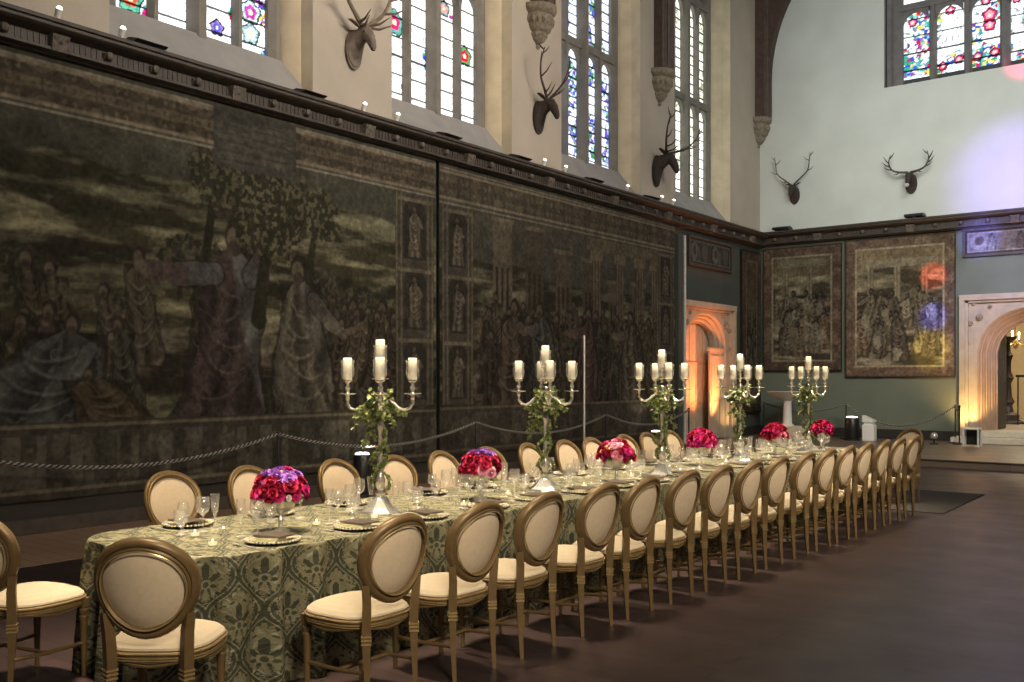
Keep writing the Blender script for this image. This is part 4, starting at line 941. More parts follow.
def cloth():
    # rounded-rectangle outline with arc length
    R = .34; pts = []; W, y0, y1 = HALF, TY0, TY1
    def arc(cu, cv, a0):
        return [(cu+R*math.sin(a0+k/12*PI/2), cv+R*math.cos(a0+k/12*PI/2)) for k in range(13)]
    def line(p, q, st=.035):
        n = int(math.hypot(q[0]-p[0], q[1]-p[1])/st); return [(p[0]+(q[0]-p[0])*i/n, p[1]+(q[1]-p[1])*i/n) for i in range(1, n)]
    c = [arc(y1-R, W-R, 0), arc(y1-R, -W+R, PI/2), arc(y0+R, -W+R, PI), arc(y0+R, W-R, 1.5*PI)]
    for i in range(4):
        pts += c[i]; pts += line(c[i][-1], c[(i+1) % 4][0])
    n = len(pts); s = [0]
    for i in range(n): q = pts[(i+1) % n]; s.append(s[-1]+math.hypot(q[0]-pts[i][0], q[1]-pts[i][1]))
    vs, uv, fs = [], [], []
    rows = [(0, TZ), (.006, TZ-.003), (.012, TZ-.015)]+[(.014+.05*(k/12), TZ-.015-(TZ-.021)*k/12) for k in range(1, 13)]
    for j, (off, z) in enumerate(rows):
        k = max(0, (TZ-z)/TZ)
        for i, (u, v) in enumerate(pts):
            p, q = pts[i-1], pts[(i+1) % n]; d = Vector((q[0]-p[0], q[1]-p[1])).normalized(); nr = Vector((-d.y, d.x))
            if nr.dot(Vector((u-(y0+y1)/2, v))) < 0 and (abs(v) > W-.01): nr = -nr
            cu = min(max(u, y0+R), y1-R); cv = min(max(v, -W+R), W-R)
            nr = Vector((u-cu, v-cv)); nr = nr.normalized() if nr.length > 1e-6 else Vector((0, 1))
            end = 1.0 if (u < y0+R+.02 or u > y1-R-.02) else max(.45, 1-.7*min(u-y0-R, y1-R-u))
            S = s[i]; wv = (math.sin(S*2*PI/.25+1.2*math.sin(S*3.1))+.5*math.sin(S*2*PI/.14+2*math.sin(S*1.7)))
            o = off*.5+k**.5*.060*end*(wv-.5)
            a, b = u+nr.x*o, v+nr.y*o; x, y = T(a, b); vs.append((x, y, z)); uv.append((S, z))
    for j in range(len(rows)-1):
        for i in range(n): i2 = (i+1) % n; fs.append((j*n+i, j*n+i2, (j+1)*n+i2, (j+1)*n+i))
    # top: concentric shrink to a centre line
    base = len(vs); K = 7
    for j in range(1, K+1):
        f = 1-j/K
        for i, (u, v) in enumerate(pts):
            uu = min(max(u, y0+W), y1-W); a = uu+(u-uu)*f; b = v*f
            z = TZ+.0012*math.sin(a*19+b*7)+.0010*math.sin(b*31-a*5)
            x, y = T(a, b); vs.append((x, y, z)); uv.append((a, b))
    prev = 0
    for j in range(1, K+1):
        cur = base+(j-1)*n
        for i in range(n): i2 = (i+1) % n; fs.append((prev+i, cur+i, cur+i2, prev+i2))
        prev = cur
    me = bpy.data.meshes.new('tablecloth'); me.from_pydata(vs, [], fs); me.materials.append(damask_mat)
    ul = me.uv_layers.new(name='UVMap')
    for p in me.polygons:
        us = [uv[vi][0] for vi in p.vertices]; wrap = max(us)-min(us) > 5; topf = all(vi >= base for vi in p.vertices); mixed = any(vi >= base for vi in p.vertices) and not topf
        for li, vi in zip(p.loop_indices, p.vertices):
            a, b = uv[vi]
            if mixed and vi < base: a, b = pts[vi % n]
            elif wrap and not mixed and a < 5: a += s[-1]
            ul.data[li].uv = (a, b)
    me.shade_smooth(); me.update(); return me
o = bpy.data.objects.new('tablecloth', cloth()); COL.objects.link(o); tag(o, 'long green gold damask cloth covering the banquet table to the floor', 'tablecloth')

# ------------------------------------------------------------------ chairs
def oval(k, n, rx, rz, cz):
    a = 2*PI*k/n; x, z = math.sin(a), math.cos(a)
    return x*rx*(1+.06*z), cz+rz*z*(1-.02*abs(x))
def make_chair():
    t = thing('oval_back_chair', 'gold chair', 'chair')
    Mb = Matrix.Translation((0, -.235, .47)) @ Matrix.Rotation(.22, 4, 'X') @ Matrix.Translation((0, .235, -.47))   # back rake
    def bend(m):
        m.v = [(x, y+.95*x*x, z) for x, y, z in m.v]; return m.xf(Mb)
    n = 40; cz = .772; m = MB()
    prof = [(0, .022), (.0, -.012), (.008, -.02), (.016, -.014), (.024, -.022), (.036, -.020), (.044, -.012), (.048, .0), (.048, .014), (.042, .022), (.024, .024)]
    rings = []
    for k in range(n):
        x, z = oval(k, n, .236, .240, cz); x2, z2 = oval(k, n, .188, .184, cz); r = []
        for f, d in prof:
            w = f/.048; r.append((x2+(x-x2)*w, -.235+d, z2+(z-z2)*w))
        rings.append(r)
    P = len(prof)
    m.add([p for r in rings for p in r], [(k*P+j, ((k+1) % n)*P+j, ((k+1) % n)*P+(j+1) % P, k*P+(j+1) % P) for k in range(n) for j in range(P)])
    obj('back_frame', bend(m), gold, t, angle=50)
    m = MB(); vs = []; K = 6      # padded oval, domed both sides
    for sd, dep in ((-1, .016), (1, .026)):
        st = len(vs); vs.append((0, -.232+sd*(dep+.012), cz)); fs = []
        for j in range(1, K+1):
            f = j/K
            for k in range(n):
                x, z = oval(k, n, .192 if sd < 0 else .210, .188 if sd < 0 else .207, cz); vs.append((x*f, -.232+sd*(.012*(1-f**6)+dep*(1-f*f)), cz+(z-cz)*f))
        for k in range(n): fs.append((st, st+1+k, st+1+(k+1) % n))
        for j in range(K-1):
            for k in range(n): k2 = (k+1) % n; fs.append((st+1+j*n+k, st+1+(j+1)*n+k, st+1+(j+1)*n+k2, st+1+j*n+k2))
        m.f += fs
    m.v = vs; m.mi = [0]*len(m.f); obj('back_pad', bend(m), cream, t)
    m = MB()                      # gold bead line round the pad
    pts = [(x, -.262, z) for x, z in (oval(k, n, .191, .187, cz) for k in range(n+1))]; m.tube(pts, .004, 5, cap=False)
    pts = [(x, -.205, z) for x, z in (oval(k, n, .211, .208, cz) for k in range(n+1))]; m.tube(pts, .005, 5, cap=False)
    obj('back_beading', bend(m), gold_line, t)
    def outline(g=0):             # seat plan: bowed front, waisted sides, narrow back
        O = []
        for k in range(48):
            a = 2*PI*k/48; cx, sy = math.sin(a), math.cos(a)
            ex = math.copysign(abs(cx)**.62, cx); ey = math.copysign(abs(sy)**.62, sy)
            w = .222+.028*(ey+1)/2; O.append((ex*(w+g), ey*(.222+g)+.002+.02*(1-ex*ex)*max(0, ey)))
        return O
    O = outline(); m = MB()       # upholstered seat
    lv = [(.0, .462), (.006, .470), (.002, .480), (-.018, .497), (-.055, .512), (-.10, .522), (-.16, .527)]
    prev = None
    for g, z in lv:
        r = [(x, y, z) for x, y in outline(g)] if g > -.2 else None
        if prev: m.strip(prev, r, True)
        prev = r
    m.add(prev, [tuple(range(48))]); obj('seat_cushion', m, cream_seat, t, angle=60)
    m = MB(); fr = [(-.02, .402), (.004, .404), (.006, .412), (.002, .417), (.008, .424), (.008, .445), (.014, .45), (.014, .46), (.0, .466)]
    prev = None
    for g, z in fr:
        r = [(x, y, z-.012*math.cos(math.atan2(x, y)*4)*(z < .43)) for x, y in outline(g)]
        if prev: m.strip(prev, r, True)
        prev = r
    obj('seat_frame', m, gold, t, angle=35)
    m = MB()
    for g, z in ((.013, .456), (.010, .436), (.009, .425)):
        q = [(x, y, z) for x, y in outline(g)]; m.tube(q+[q[0]], .0035, 5, cap=False)
    obj('seat_beading', m, gold_line, t)
    for s in (-1, 1):             # front legs: turned and tapering; rear legs carry on up to the back
        m = MB(); m.bbox(s*.195-.026, s*.195+.026, .168, .22, .39, .45, .006); m.lathe([(.012, 0), (.015, .004), (.013, .03), (.022, .315), (.027, .34), (.019, .35), (.028, .365), (.028, .38), (.02, .391)], 12, (s*.195, .194, 0)); obj('leg', m, gold, t, angle=35)
        m = MB()
        path = [(s*.172, -.252, 0, .012), (s*.172, -.242, .15, .016), (s*.171, -.236, .30, .0215), (s*.171, -.234, .40, .026), (s*.172, -.238, .48, .026), (s*.177, -.244, .57, .025), (s*.188, -.246, .65, .022)]
        m.tube([p[:3] for p in path], [p[3]*1.25 for p in path], 4); lg = obj('leg', m, gold, t, angle=30)
        m = MB()
        for z in (.352, .372, .39): m.tube([(s*.1715, -.2345-(.4-z)*.02, z-.004), (s*.1715, -.2345-(.4-z)*.02, z+.004)], .037, 4)
        obj('leg_collar', m, gold_line, lg, angle=30)
        m = MB(); m.tube([(s*.172, -.24, .20), (s*.178, -.03, .185), (s*.194, .19, .19)], .011, 7); obj('stretcher', m, gold, t)
    m = MB(); m.tube([(-.178, -.03, .185), (.178, -.03, .185)], .011, 7); obj('stretcher', m, gold, t)
    return t
chair0 = make_chair(); chair_used = []
def chair(x, y, rz, label, group):
    if not chair_used:
        chair_used.append(1); chair0.location = (x, y, 0); chair0.rotation_euler = (0, 0, rz); chair0['label'] = label; chair0['group'] = group; return chair0
    return dup(chair0, (x, y, 0), rz, label, group)
NEAR_Y = [3.46, 4.1, 4.68, 5.33, 5.86, 6.46, 7.02, 7.58, 8.13, 8.73, 9.28, 9.81, 10.34, 10.92, 11.46, 12.02]
for i, y in enumerate(NEAR_Y):
    y += .075
    chair(-3.74+.035*(y-3.4), y, PI/2+rnd.uniform(-.03, .03), 'gold oval backed chair in the front row, %s from the near end' % ORD[i], 'chairs along the front of the table')
FAR = [(-6.15, 4.15), (-6.05, 4.81), (-5.97, 5.66), (-5.85, 6.26), (-5.84, 6.91), (-5.83, 7.58), (-5.82, 8.31), (-5.80, 8.97), (-5.80, 9.52), (-5.80, 10.28), (-5.78, 10.83), (-5.78, 11.48), (-5.76, 12.34)]
for i, (x, y) in enumerate(FAR):
    x, y = x*.98, y*.98
    chair(x, y, -PI/2+rnd.uniform(-.05, .05), 'gold oval backed chair in the back row by the tapestries, %s from the near end' % ORD[i], 'chairs along the back of the table')
chair(-4.02, 2.57, .66, 'gold chair with its back to the camera at the near right corner of the table', 'chairs at the near end of the table')
chair(-5.375, 2.58, .20, 'gold chair cut by the left frame edge at the near left corner of the table', 'chairs at the near end of the table')
chair(-3.72, 13.42, PI-.5, 'gold chair at the far end of the table facing the camera', 'chairs at the far end of the table')

# ------------------------------------------------------------------ candelabra, candles, ivy
ARM = .225
def shade_mesh():
    m = MB(); m.lathe([(.020, 0), (.036, .012), (.047, .04), (.049, .075), (.044, .105), (.047, .13), (.052, .142), (.0505, .142), (.0455, .13), (.0425, .105), (.0475, .075), (.0455, .04), (.034, .014), (.0, .006)], 18, cap=False); return m.mesh('glass_shade', glass_h)
shade_me = shade_mesh()
def cup_mb(x, y, z):
    m = MB(); m.lathe([(.012, -.04), (.016, -.03), (.012, -.02), (.018, -.004), (.058, 0), (.062, .006), (.056, .006), (.016, .006), (.012, .02), (.02, .045), (.012, .055), (.014, .08), (.034, .092), (.036, .1), (0, .1)], 16, (x, y, z)); return m
def make_candelabrum():
    t = thing('candelabrum', 'silver candelabrum', 'candelabrum')
    m = MB()
    for r0, z0, r1, z1 in ((.155, 0, .15, .012), (.135, .012, .10, .035), (.10, .035, .055, .09)):
        q = lambda r, z: [(r*math.cos(2*PI*k/8+PI/8)*1.0, r*math.sin(2*PI*k/8+PI/8), z) for k in range(8)]
        m.strip(q(r0, z0), q(r1, z1), True)
    m.add([(.155*math.cos(2*PI*k/8+PI/8), .155*math.sin(2*PI*k/8+PI/8), 0) for k in range(8)], [tuple(range(8))]); obj('base', m, silver, t, angle=25)
    m = MB(); m.lathe([(.056, .088), (.03, .11), (.034, .13), (.02, .15), (.032, .18), (.036, .22), (.022, .26), (.017, .30), (.024, .33), (.018, .36), (.016, .55), (.022, .58), (.028, .61), (.02, .64), (.026, .68), (.034, .70), (.02, .73), (.018, .80), (.026, .83), (.014, .86)], 16); obj('stem', m, silver, t)
    for k in range(4):
        a = PI/4+k*PI/2; c, s = math.cos(a), math.sin(a); m = MB()
        pr = [(.02, .745), (.06, .775), (.095, .755), (.125, .725), (.165, .708), (.205, .722), (.226, .755), (ARM, .785)]
        m.tube([(r*c, r*s, z) for r, z in pr], [.011, .011, .012, .012, .011, .011, .012, .012], 8); ar = obj('arm', m, silver, t)
        obj('candle_cup', cup_mb(ARM*c, ARM*s, .82), silver, ar)
        o = bpy.data.objects.new('glass_shade', shade_me); COL.objects.link(o); o.parent = ar; o.location = (ARM*c, ARM*s, .915)
    cc = obj('candle_cup', cup_mb(0, 0, .925), silver, t)
    o = bpy.data.objects.new('glass_shade', shade_me); COL.objects.link(o); o.parent = cc; o.location = (0, 0, 1.02)
    return t
def candle_mesh():
    m = MB(); m.lathe([(.028, 0), (.0305, .004), (.0305, .147), (.027, .152), (.012, .148), (0, .147)], 16); return m.mesh('pillar_candle', wax)
candle_me = candle_mesh()
def wick_mesh():
    m = MB(); m.tube([(0, 0, .146), (.001, 0, .158), (.004, 0, .164)], .0016, 5); return m.mesh('wick', wick)
wick_me = wick_mesh()
def leaf(m, p, d, nrm, s):
    """five-lobed ivy leaf, folded a little along its midrib"""
    d = Vector(d).normalized(); n = Vector(nrm); n = (n-d*n.dot(d)).normalized(); w = d.cross(n); p = Vector(p)
    P2 = [(0, 0, 0), (.18, .42, .1), (.42, .30, .06), (.62, .55, .16), (.68, .22, .05), (1.05, 0, -.06)]
    L_ = [p+d*(a*s)+w*(b*s)+n*(c*s) for a, b, c in P2]; R = [p+d*(a*s)-w*(b*s)+n*(c*s) for a, b, c in P2]
    mid = p+d*(.45*s)-n*(.03*s)
    v = [mid]+L_+R[1:5][::-1]; k = len(v)-1
    m.add(v, [(0, i, i % k+1) for i in range(1, k+1)])
def ivy(label, x, y, z, seed):
    r = random.Random(seed); t = thing('ivy_garland', label, 'ivy', (x, y, z), 0, 'ivy garlands on the candelabra')
    m = MB(); st = MB()
    def vine(P, dens, s0):
        st.tube(P, .0035, 5)
        for a, b in zip(P, P[1:]):
            a, b = Vector(a), Vector(b)
            for _ in range(dens):
                q = a.lerp(b, r.random()); out = Vector((q.x, q.y, 0)).normalized() if Vector((q.x, q.y, 0)).length > .001 else Vector((1, 0, 0))
                d = (out*r.uniform(.2, 1)+Vector((r.uniform(-1, 1), r.uniform(-1, 1), r.uniform(-.9, .5)))); leaf(m, q+out*.005, d, out+Vector((r.uniform(-.6, .6), r.uniform(-.6, .6), r.uniform(.0, .9))), s0*.62*r.uniform(.7, 1.3))
    for ph in (0, 2.4):
        P = []
        for k in range(34):
            f = k/33; a = ph+f*13; rr = .042+.02*math.sin(f*9+ph)+.014*r.random(); P.append((rr*math.cos(a), rr*math.sin(a), .15+.70*f))
        vine(P, 8, .042)
    for k in range(4):
        a = PI/4+k*PI/2; c, s = math.cos(a), math.sin(a); L0 = r.uniform(.55, .95)
        P = [((.03+.19*f*L0)*c+r.uniform(-.012, .012), (.03+.19*f*L0)*s+r.uniform(-.012, .012), .72+.02*math.sin(f*6)+(.02 if f < .3 else -.03*f)) for f in [i/9 for i in range(10)]]
        vine(P, 8, .044)
    for k in range(8):
        a = r.uniform(0, 2*PI); c, s = math.cos(a), math.sin(a); z0 = r.choice((.78, .74, .70, .55)); ln = r.uniform(.05, .16)
        P = [((.03+ln*f)*c, (.03+ln*f)*s, z0+.03*math.sin(f*3)-r.uniform(.03, .2)*f*f) for f in [i/6 for i in range(7)]]
        vine(P, 6, .046)
    for k in range(90):
        a = r.uniform(0, 2*PI); q = Vector((r.uniform(.02, .11)*math.cos(a), r.uniform(.02, .11)*math.sin(a), r.uniform(.62, .86))); leaf(m, q, Vector((math.cos(a), math.sin(a), r.uniform(-.7, .5))), Vector((r.uniform(-1, 1), r.uniform(-1, 1), .6)), .034*r.uniform(.7, 1.2))
    obj('stems', st, stem_mat, t); obj('leaves', m, ivy_mat, t, smooth=False)
cand0 = make_candelabrum()
CAND = [(-4.77, 4.71), (-4.60, 6.46), (-4.42, 8.14), (-4.52, 10.17), (-4.37, 11.92)]
SIDE = ['near right', 'far right', 'far left', 'near left']
for i, (x, y) in enumerate(CAND):
    lb = 'five light silver candelabrum twined with ivy, %s from the near end of the table' % ORD[i]
    if i == 0: cand0.location = (x, y, TZ); cand0['label'] = lb; cand0['group'] = 'candelabra down the table'; cand0.rotation_euler = (0, 0, 0)
    else: dup(cand0, (x, y, TZ), 0, lb, 'candelabra down the table')
    if i == 0:      # second level of the first one is already in place
        pass
    ivy('ivy garland twisted round the %s candelabrum from the near end' % ORD[i], x, y, TZ, 70+i)
    for k in range(5):
        a = PI/4+k*PI/2; p = (x, y, TZ+1.035) if k == 4 else (x+ARM*math.cos(a), y+ARM*math.sin(a), TZ+.922)
        t = thing('pillar_candle', 'cream pillar candle %s of the %s candelabrum from the near end' % ('on the raised centre' if k == 4 else 'on the %s arm' % SIDE[k], ORD[i]), 'candle', p, 0, 'pillar candles in the candelabra')
        for nm, me in (('wax', candle_me), ('wick', wick_me)):
            o = bpy.data.objects.new(nm, me); COL.objects.link(o); o.parent = t
            if k == 4: o.scale = (1.05, 1.05, 1.1)

# ------------------------------------------------------------------ flowers in footed bowls
def bloom_mesh(mat, seed, kind):
    r = random.Random(seed); m = MB()
    def petal(a, tilt, ln, w, z0, r0):
        v = []
        for i in range(4):
            f = i/3; rad = r0+ln*math.sin(tilt)*f; z = z0+ln*math.cos(tilt)*f-.25*ln*f*f*math.sin(tilt)
            for j in (-1, -.5, 0, .5, 1):
                ww = w*(math.sin(PI*(.18+.62*f)))*j; cu = .35*w*j*j*(1-.4*f); b = rad-cu*(.8 if kind == 0 else .2)
                v.append((b*math.cos(a)-ww*math.sin(a), b*math.sin(a)+ww*math.cos(a), z+cu*.3))
        m.add(v, [(i*5+j, i*5+j+1, (i+1)*5+j+1, (i+1)*5+j) for i in range(3) for j in range(4)])
    if kind == 0:         # rose: tight centre wrapped by opening petals
        m.ball((0, 0, .012), (.012, .012, .016), 8, 6)
        for ring, (nn, ti, ln, w, r0) in enumerate(((3, .12, .030, .016, .008), (4, .35, .034, .021, .011), (5, .65, .038, .026, .012), (6, 1.0, .040, .028, .013))):
            for k in range(nn): petal(2*PI*k/nn+ring*.6+r.uniform(-.1, .1), ti, ln, w, .0, r0)
    else:                 # dahlia: many narrow petals in whorls
        m.ball((0, 0, .012), (.010, .010, .012), 8, 6)
        for ring, (nn, ti, ln, w) in enumerate(((8, .35, .026, .009), (11, .75, .034, .010), (13, 1.1, .040, .011), (13, 1.4, .042, .011))):
            for k in range(nn): petal(2*PI*k/nn+ring*.3, ti+r.uniform(-.08, .08), ln, w, .004, .006)
    return m.mesh('bloom', mat)
BL = {k: [bloom_mesh(mt, 5+i, 0), bloom_mesh(mt, 9+i, 1)] for i, (k, mt) in enumerate(petals.items())}
def bowl_mesh():
    m = MB(); m.lathe([(.055, 0), (.056, .006), (.04, .014), (.018, .03), (.013, .06), (.02, .075), (.014, .09), (.012, .105), (.03, .118), (.065, .132), (.085, .16), (.09, .195), (.093, .2), (.086, .2), (.080, .165), (.06, .14), (0, .13)], 22); return m.mesh('footed_bowl', silver_soft)
bowl_me = bowl_mesh()
def leaves_mesh(seed):
    r = random.Random(seed); m = MB()
    for k in range(46):
        a = r.uniform(0, 2*PI); e = r.uniform(-.35, 1.2); d = Vector((math.cos(a)*math.cos(e), math.sin(a)*math.cos(e), math.sin(e)))
        leaf(m, Vector((0, 0, .03))+d*.075, d, Vector((r.uniform(-1, 1), r.uniform(-1, 1), .7)), .062*r.uniform(.8, 1.3))
    m.ball((0, 0, .03), (.085, .085, .08), 12, 8); return m
BOWL = [(3.73, .18, (('magenta', 8), ('crimson', 7), ('purple', 1), ('pink', 2), ('yellow', 1), ('white', 1)), 'magenta and crimson', 1.2), (5.62, .12, (('crimson', 10), ('purple', 2), ('white', 1), ('pink', 1)), 'deep crimson', 1.2),
        (7.33, .23, (('crimson', 8), ('magenta', 2), ('pink', 2), ('yellow', 1)), 'crimson and pink', 1.15), (9.25, .04, (('magenta', 5), ('crimson', 5), ('white', 1)), 'magenta red', 1.2), (11.12, .02, (('crimson', 7), ('magenta', 2), ('pink', 1)), 'dark red', 1.1), (12.34, .12, (('crimson', 7), ('magenta', 3)), 'bright red', 1.05)]
for i, (y, v, mix, cname, sc) in enumerate(BOWL):
    x, _ = T(y, v); r = random.Random(200+i)
    o = bpy.data.objects.new('footed_bowl', bowl_me); COL.objects.link(o); o.location = (x, y, TZ); tag(o, 'silver footed bowl under the %s flowers, %s from the near end' % (cname, ORD[i]), 'bowl', 'flower bowls down the table')
    t = thing('flower_arrangement', 'rounded bunch of %s blooms in a footed bowl, %s from the near end' % (cname, ORD[i]), 'flowers', (x, y, TZ+.17), 0, 'flower arrangements down the table')
    obj('foliage', leaves_mesh(300+i), ivy_mat, t, smooth=False)
    pool = [c for c, w in mix for _ in range(w)]; nb = 84
    for k in range(nb):
        zf = 1-(k+.5)/nb*1.12; a = k*2.39996+r.uniform(-.2, .2); zf = max(-.2, zf); rr = math.sqrt(max(0, 1-zf*zf)); d = Vector((rr*math.cos(a), rr*math.sin(a), zf))
        c = r.choice(pool)
        if i == 0: c = ('purple' if zf > .62 and r.random() < .8 else c)
        if i == 1: c = ('purple' if zf > .8 else c)
        o = bpy.data.objects.new('bloom', BL[c][0 if c in ('crimson', 'white', 'yellow') else r.choice((0, 1))]); COL.objects.link(o); o.parent = t
        jit = r.uniform(.86, 1.17); o.location = (d.x*.118*sc*jit, d.y*.118*sc*jit, .062+d.z*.118*sc); q = (d+Vector((r.uniform(-.25, .25), r.uniform(-.25, .25), .15))).to_track_quat('Z', 'Y'); o.rotation_mode = 'QUATERNION'; o.rotation_quaternion = q
        s = r.uniform(.5, .98)*(.55 if c in ('white', 'yellow') else 1.05); o.scale = (s, s, s)

# ------------------------------------------------------------------ place settings
VT = [(3.18, .30), (4.02, .16), (3.30, -.05), (4.45, .22), (5.28, .26), (5.98, .10), (6.80, .25), (7.75, .12), (8.45, .24), (9.7, .1), (10.55, .2), (11.3, .1)]
def gl(prof, name): m = MB(); m.lathe(prof, 14, cap=False); return m.mesh(name, glass)
GL = [('red_wine_glass', 'large red wine glass', gl([(0, .004), (.036, .002), (.037, .004), (.012, .010), (.0045, .02), (.004, .095), (.012, .105), (.036, .13), (.043, .16), (.040, .195), (.036, .215)], 'red_wine_glass')),
      ('white_wine_glass', 'small white wine glass', gl([(0, .004), (.031, .002), (.032, .004), (.010, .010), (.004, .02), (.0038, .085), (.011, .095), (.029, .115), (.034, .14), (.031, .165), (.029, .18)], 'white_wine_glass')),
      ('champagne_flute', 'tall champagne flute', gl([(0, .004), (.030, .002), (.031, .004), (.010, .010), (.004, .02), (.0038, .08), (.010, .095), (.021, .13), (.026, .18), (.027, .225)], 'champagne_flute')),
      ('water_goblet', 'low water goblet', gl([(0, .005), (.035, .002), (.036, .005), (.012, .014), (.007, .02), (.007, .05), (.018, .06), (.038, .085), (.042, .11), (.041, .15)], 'water_goblet'))]
def charger_mb():
    m = MB(); m.lathe([(0, .004), (.10, .004), (.112, .010), (.150, .016), (.155, .019), (.150, .021), (.11, .014), (.10, .009), (0, .009)], 28); return m
def beads_mb():
    m = MB()
    for k in range(40): a = 2*PI*k/40; m.ball((.152*math.cos(a), .152*math.sin(a), .020), .0075, 5, 4)
    return m
ch_me = charger_mb().mesh('plate_body', plate_mat); bd_me = beads_mb().mesh('beaded_rim', silver_soft)
m = MB(); m.bbox(-.075, .075, -.10, .10, 0, .006, .002); m.bbox(-.072, .074, -.098, .098, .006, .010, .002); menu_me = m.mesh('menu_folder', menu_mat, smooth=False)
m = MB()
for k in range(4): m.bbox(-.06+.012*k, .06-.004*k, -.09, .09, .012*k*.45, .012*k*.45+.006, .002)
nap_me = m.mesh('folded_napkin', napkin_mat, smooth=False)
m = MB(); m.tube([(0, -.105, .006), (0, .0, .008), (0, .04, .007)], [.006, .004, .003], 6, .5); m.add([(-.010, .04, .006), (.010, .04, .006), (.012, .07, .007), (-.012, .07, .007)], [(0, 1, 2, 3)])
for k in range(4): m.tube([(-.0105+.007*k, .068, .006), (-.0105+.007*k, .11, .009)], .0022, 4)
fork_me = m.mesh('fork', silver)
m = MB(); m.tube([(0, -.115, .006), (0, -.01, .006)], [.007, .0055], 6, .5); m.prism([(-.005, -.01), (.006, -.01), (.011, .05), (.007, .11), (.0, .125), (-.006, .1)], 'z', .004, .0065); knife_me = m.mesh('knife', silver)
def put(name, me, loc, rz, label, cat, group, tilt=None):
    o = bpy.data.objects.new(name, me); COL.objects.link(o); o.location = loc; o.rotation_euler = (0, 0, rz); return tag(o, label, cat, group)
def setting(u, v, rz, where, seed):
    """rz turns the setting: local +y points away from the diner"""
    r = random.Random(seed); x0, y0 = T(u, v); c, s = math.cos(rz), math.sin(rz)
    def at(a, b): return (x0+a*c-b*s, y0+a*s+b*c)
    t = thing('charger_plate', 'round charger plate with beaded rim %s' % where, 'plate', (x0, y0, TZ), rz, 'charger plates')
    for nm, me in (('plate_body', ch_me), ('beaded_rim', bd_me)):
        o = bpy.data.objects.new(nm, me); COL.objects.link(o); o.parent = t
    put('folded_napkin', nap_me, (*at(-.03, 0), TZ+.012), rz+r.uniform(-.3, .3), 'folded sage napkin on the charger %s' % where, 'napkin', 'folded napkins')
    put('menu_folder', menu_me, (*at(.02, .01), TZ+.035), rz+r.uniform(-.25, .25), 'dark menu folder %s' % where, 'menu', 'menu folders')
    put('fork', fork_me, (*at(-.195, 0), TZ+.002), rz, 'silver fork left of the plate %s' % where, 'fork', 'forks')
    put('knife', knife_me, (*at(.195, 0), TZ+.002), rz, 'silver knife right of the plate %s' % where, 'knife', 'knives')
    for (nm, lb, me), (a, b) in zip(GL, ((.09, .27), (.17, .20), (.0, .285), (.23, .28))):
        px, py = at(a+r.uniform(-.015, .015), b+r.uniform(-.015, .015))
        for ox, oy, R_ in [(x, y, .215) for x, y in CAND]+[(*T(q[0], q[1]), .145) for q in BOWL]+[(*T(*q), .085) for q in VT]:
            dd = math.hypot(px-ox, py-oy)
            if dd < R_: px, py = ox+(px-ox)*R_/dd, oy+(py-oy)*R_/dd
        put(nm, me, (px, py, TZ+.0005), r.uniform(0, 6), '%s %s' % (lb, where), 'glass', 'stemware on the long table')
SN = NEAR_Y
for i, u in enumerate(SN): setting(u, .455, PI/2, 'at the %s front row place from the near end' % ORD[i], 500+i)
SF = [3.52]+[y for x, y in FAR]
for i, u in enumerate(SF): setting(u, -.455, -PI/2, 'at the %s back row place from the near end' % ORD[i], 600+i)
# lit votives
def votive_mb(): m = MB(); m.lathe([(.026, 0), (.028, .004), (.031, .036), (.029, .036), (.026, .006), (0, .005)], 14); return m
vo_me = votive_mb().mesh('votive_cup', glass_h); m = MB(); m.lathe([(.0, .006), (.024, .006), (.026, .022), (0, .022)], 12); vw_me = m.mesh('lit_wax', votive_glow)
m = MB(); m.ball((0, 0, .031), (.004, .004, .009), 6, 5); vf_me = m.mesh('flame', flame_mat)
for i, (u, v) in enumerate(VT):
    x, y = T(u, v); t = thing('votive_light', 'small lit votive in clear glass on the cloth, %s from the near end' % ORD[i], 'votive', (x, y, TZ+.001), 0, 'lit votives')
    for nm, me in (('glass_cup', vo_me), ('lit_wax', vw_me), ('flame', vf_me)):
        o = bpy.data.objects.new(nm, me); COL.objects.link(o); o.parent = t
sal = MB(); sal.lathe([(.03, 0), (.03, .006), (.012, .014), (.012, .02), (.03, .035), (.034, .05), (.031, .05), (.026, .036), (0, .03)], 14); sal_me = sal.mesh('salt_cellar', silver)
for i, (u, v) in enumerate([(3.42, .06), (5.12, -.05), (6.1, -.12), (6.95, -.08), (8.75, .0), (10.7, -.1)]):
    x, y = T(u, v); put('salt_cellar', sal_me, (x, y, TZ+.001), 0, 'small silver salt cellar along the table centre, %s from the near end' % ORD[i], 'salt cellar', 'salt cellars')

# ------------------------------------------------------------------ light
w = bpy.data.worlds.new('world'); SC.world = w; w.use_nodes = True; bg = w.node_tree.nodes['Background']
bg.inputs[0].default_value = (.92, .96, 1.0, 1); bg.inputs[1].default_value = .06
def aim(o, to): o.rotation_euler = (Vector(to)-o.location).to_track_quat('-Z', 'Y').to_euler()
def area(name, loc, to, sx, sy, power, col, spread=180):
    d = bpy.data.lights.new(name, 'AREA'); d.shape = 'RECTANGLE'; d.size = sx; d.size_y = sy; d.energy = power; d.color = col; d.spread = math.radians(spread)
    o = bpy.data.objects.new(name, d); COL.objects.link(o); o.location = loc; aim(o, to); return o
def spot(name, loc, to, power, col, ang, blend=.6, r=.05):
    d = bpy.data.lights.new(name, 'SPOT'); d.energy = power; d.color = col; d.spot_size = math.radians(ang); d.spot_blend = blend; d.shadow_soft_size = r
    o = bpy.data.objects.new(name, d); COL.objects.link(o); o.location = loc; aim(o, to); return o
WARM = (1, .80, .54)
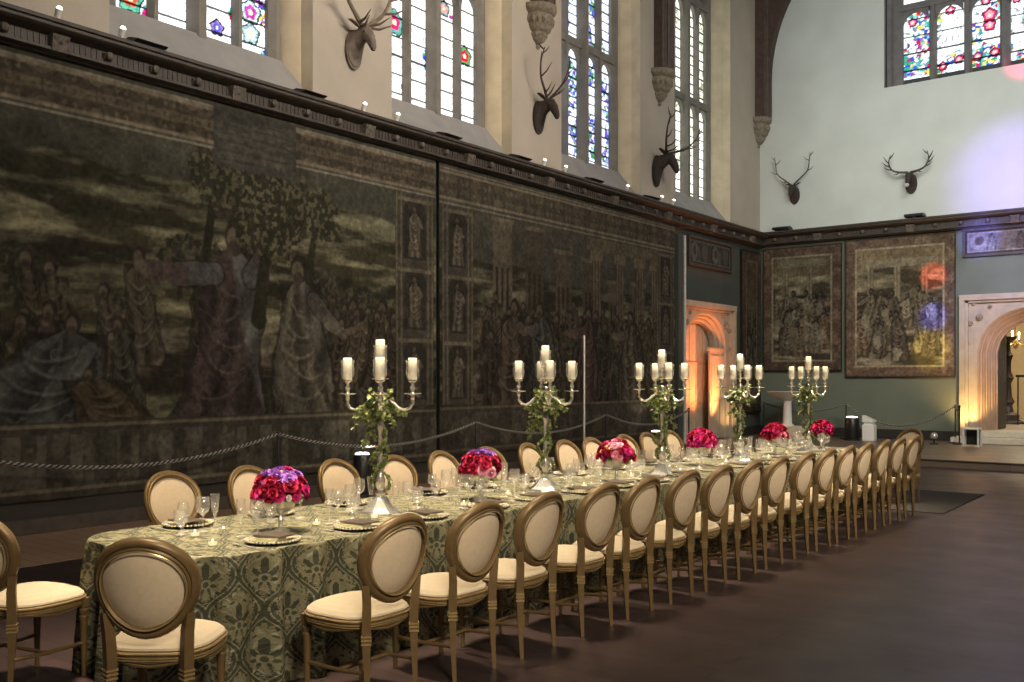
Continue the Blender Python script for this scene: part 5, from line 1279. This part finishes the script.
for k, y in enumerate((3.4, 5.5, 7.7, 9.9, 12.1)): area('table_light', (-5.0+.04*y, y, 9.0), (-4.9+.04*(y-4), y, .8), .5, 1.6, 84, WARM, 26)
area('chair_fill', (1.6, .6, 4.9), (-4.0, 4.5, .6), 1.2, 1.2, 110, (1, .84, .62), 80)  # added fill on the camera side to brighten the chair backs
area('chair_fill', (1.8, 8.0, 5.6), (-3.6, 10.0, .6), 1.2, 1.2, 130, (1, .84, .62), 80)  # second added fill, for the farther chair backs
area('hall_light', (1.5, 9.5, 9.5), (XW, 10.5, 8.2), 9, 1.5, 330, (1, .88, .74), 75)
area('end_wall_fill', (-2.0, 13.0, 11.0), (-5.5, 24.7, 8.0), 6, 3, 240, (.94, 1.0, .93), 80)  # added fill inside the hall, standing in for daylight from other windows
area('end_low_light', (-1.0, 14.5, 6.5), (-6.0, 23.0, .8), 2, 2, 170, (1, .92, .80), 90)
spot('tapestry_uplight', (-9.7, 9.42, .62), (-10.4, 9.9, 3.5), 26, WARM, 110)
spot('tapestry_uplight', (-9.7, 17.98, .58), (-10.4, 18.0, 3.5), 26, WARM, 110)
spot('tapestry_light', (-2, 5.5, 8.5), (-10.4, 7.0, 2.8), 400, (1, .92, .76), 70, 1, .4)
spot('tapestry_light', (-2, 13.5, 8.5), (-10.4, 15.5, 2.8), 520, (1, .90, .74), 60, 1, .4)
spot('doorway_orange', (-9.75, 22.0, .5), (-10.9, 21.4, 2.2), 620, (1, .27, .08), 78, .8)
spot('doorway_orange', (-9.6, 20.5, .5), (-10.8, 21.7, 2.3), 170, (1, .30, .10), 70, .8)
spot('screen_glow', (-10.0, 22.75, .35), (-10.5, 22.5, 1.2), 30, (1, .62, .22), 100, .8)
spot('door_uplight', (-5.0, 24.2, .3), (-5.0, 24.75, 2.0), 300, (1, .60, .20), 120, .8)
spot('door_violet', (-3.4, 21.5, 5.0), (-4.4, 24.7, 3.6), 520, (.55, .5, 1), 50, .8)
spot('wall_violet', (-2.0, 17.0, 7.0), (-4.0, 24.7, 6.3), 3300, (.36, .24, 1), 26, 1)
spot('panel_blue', (-3.6, 18.0, 6.0), (-4.9, 24.6, 5.02), 4500, (.2, .2, 1), 10, .9)
spot('wall_pink', (-2.0, 17.0, 8.0), (-4.02, 24.7, 8.98), 4200, (1, .05, .22), 6.5, .9)
spot('patch_red', (-5.0, 17.0, 6.0), (-5.95, 24.7, 4.15), 5200, (1, .1, .04), 5.5, .7)
spot('patch_blue', (-5.0, 17.0, 6.0), (-5.95, 24.7, 3.15), 8500, (.12, .16, 1), 5.5, .8)
spot('patch_gold', (-5.0, 17.0, 6.0), (-5.98, 24.7, 2.35), 4600, (1, .78, .1), 7.5, .8)
area('passage_light', (-4.0, 29.5, 4.6), (-4.0, 29.5, 0), 2, 2, 240, (1, .84, .56))

vs_ = SC.view_settings; SC.display_settings.display_device = 'sRGB'; vs_.view_transform = 'Standard'; vs_.look = 'None'; vs_.exposure = 0; vs_.gamma = 1; vs_.use_curve_mapping = False
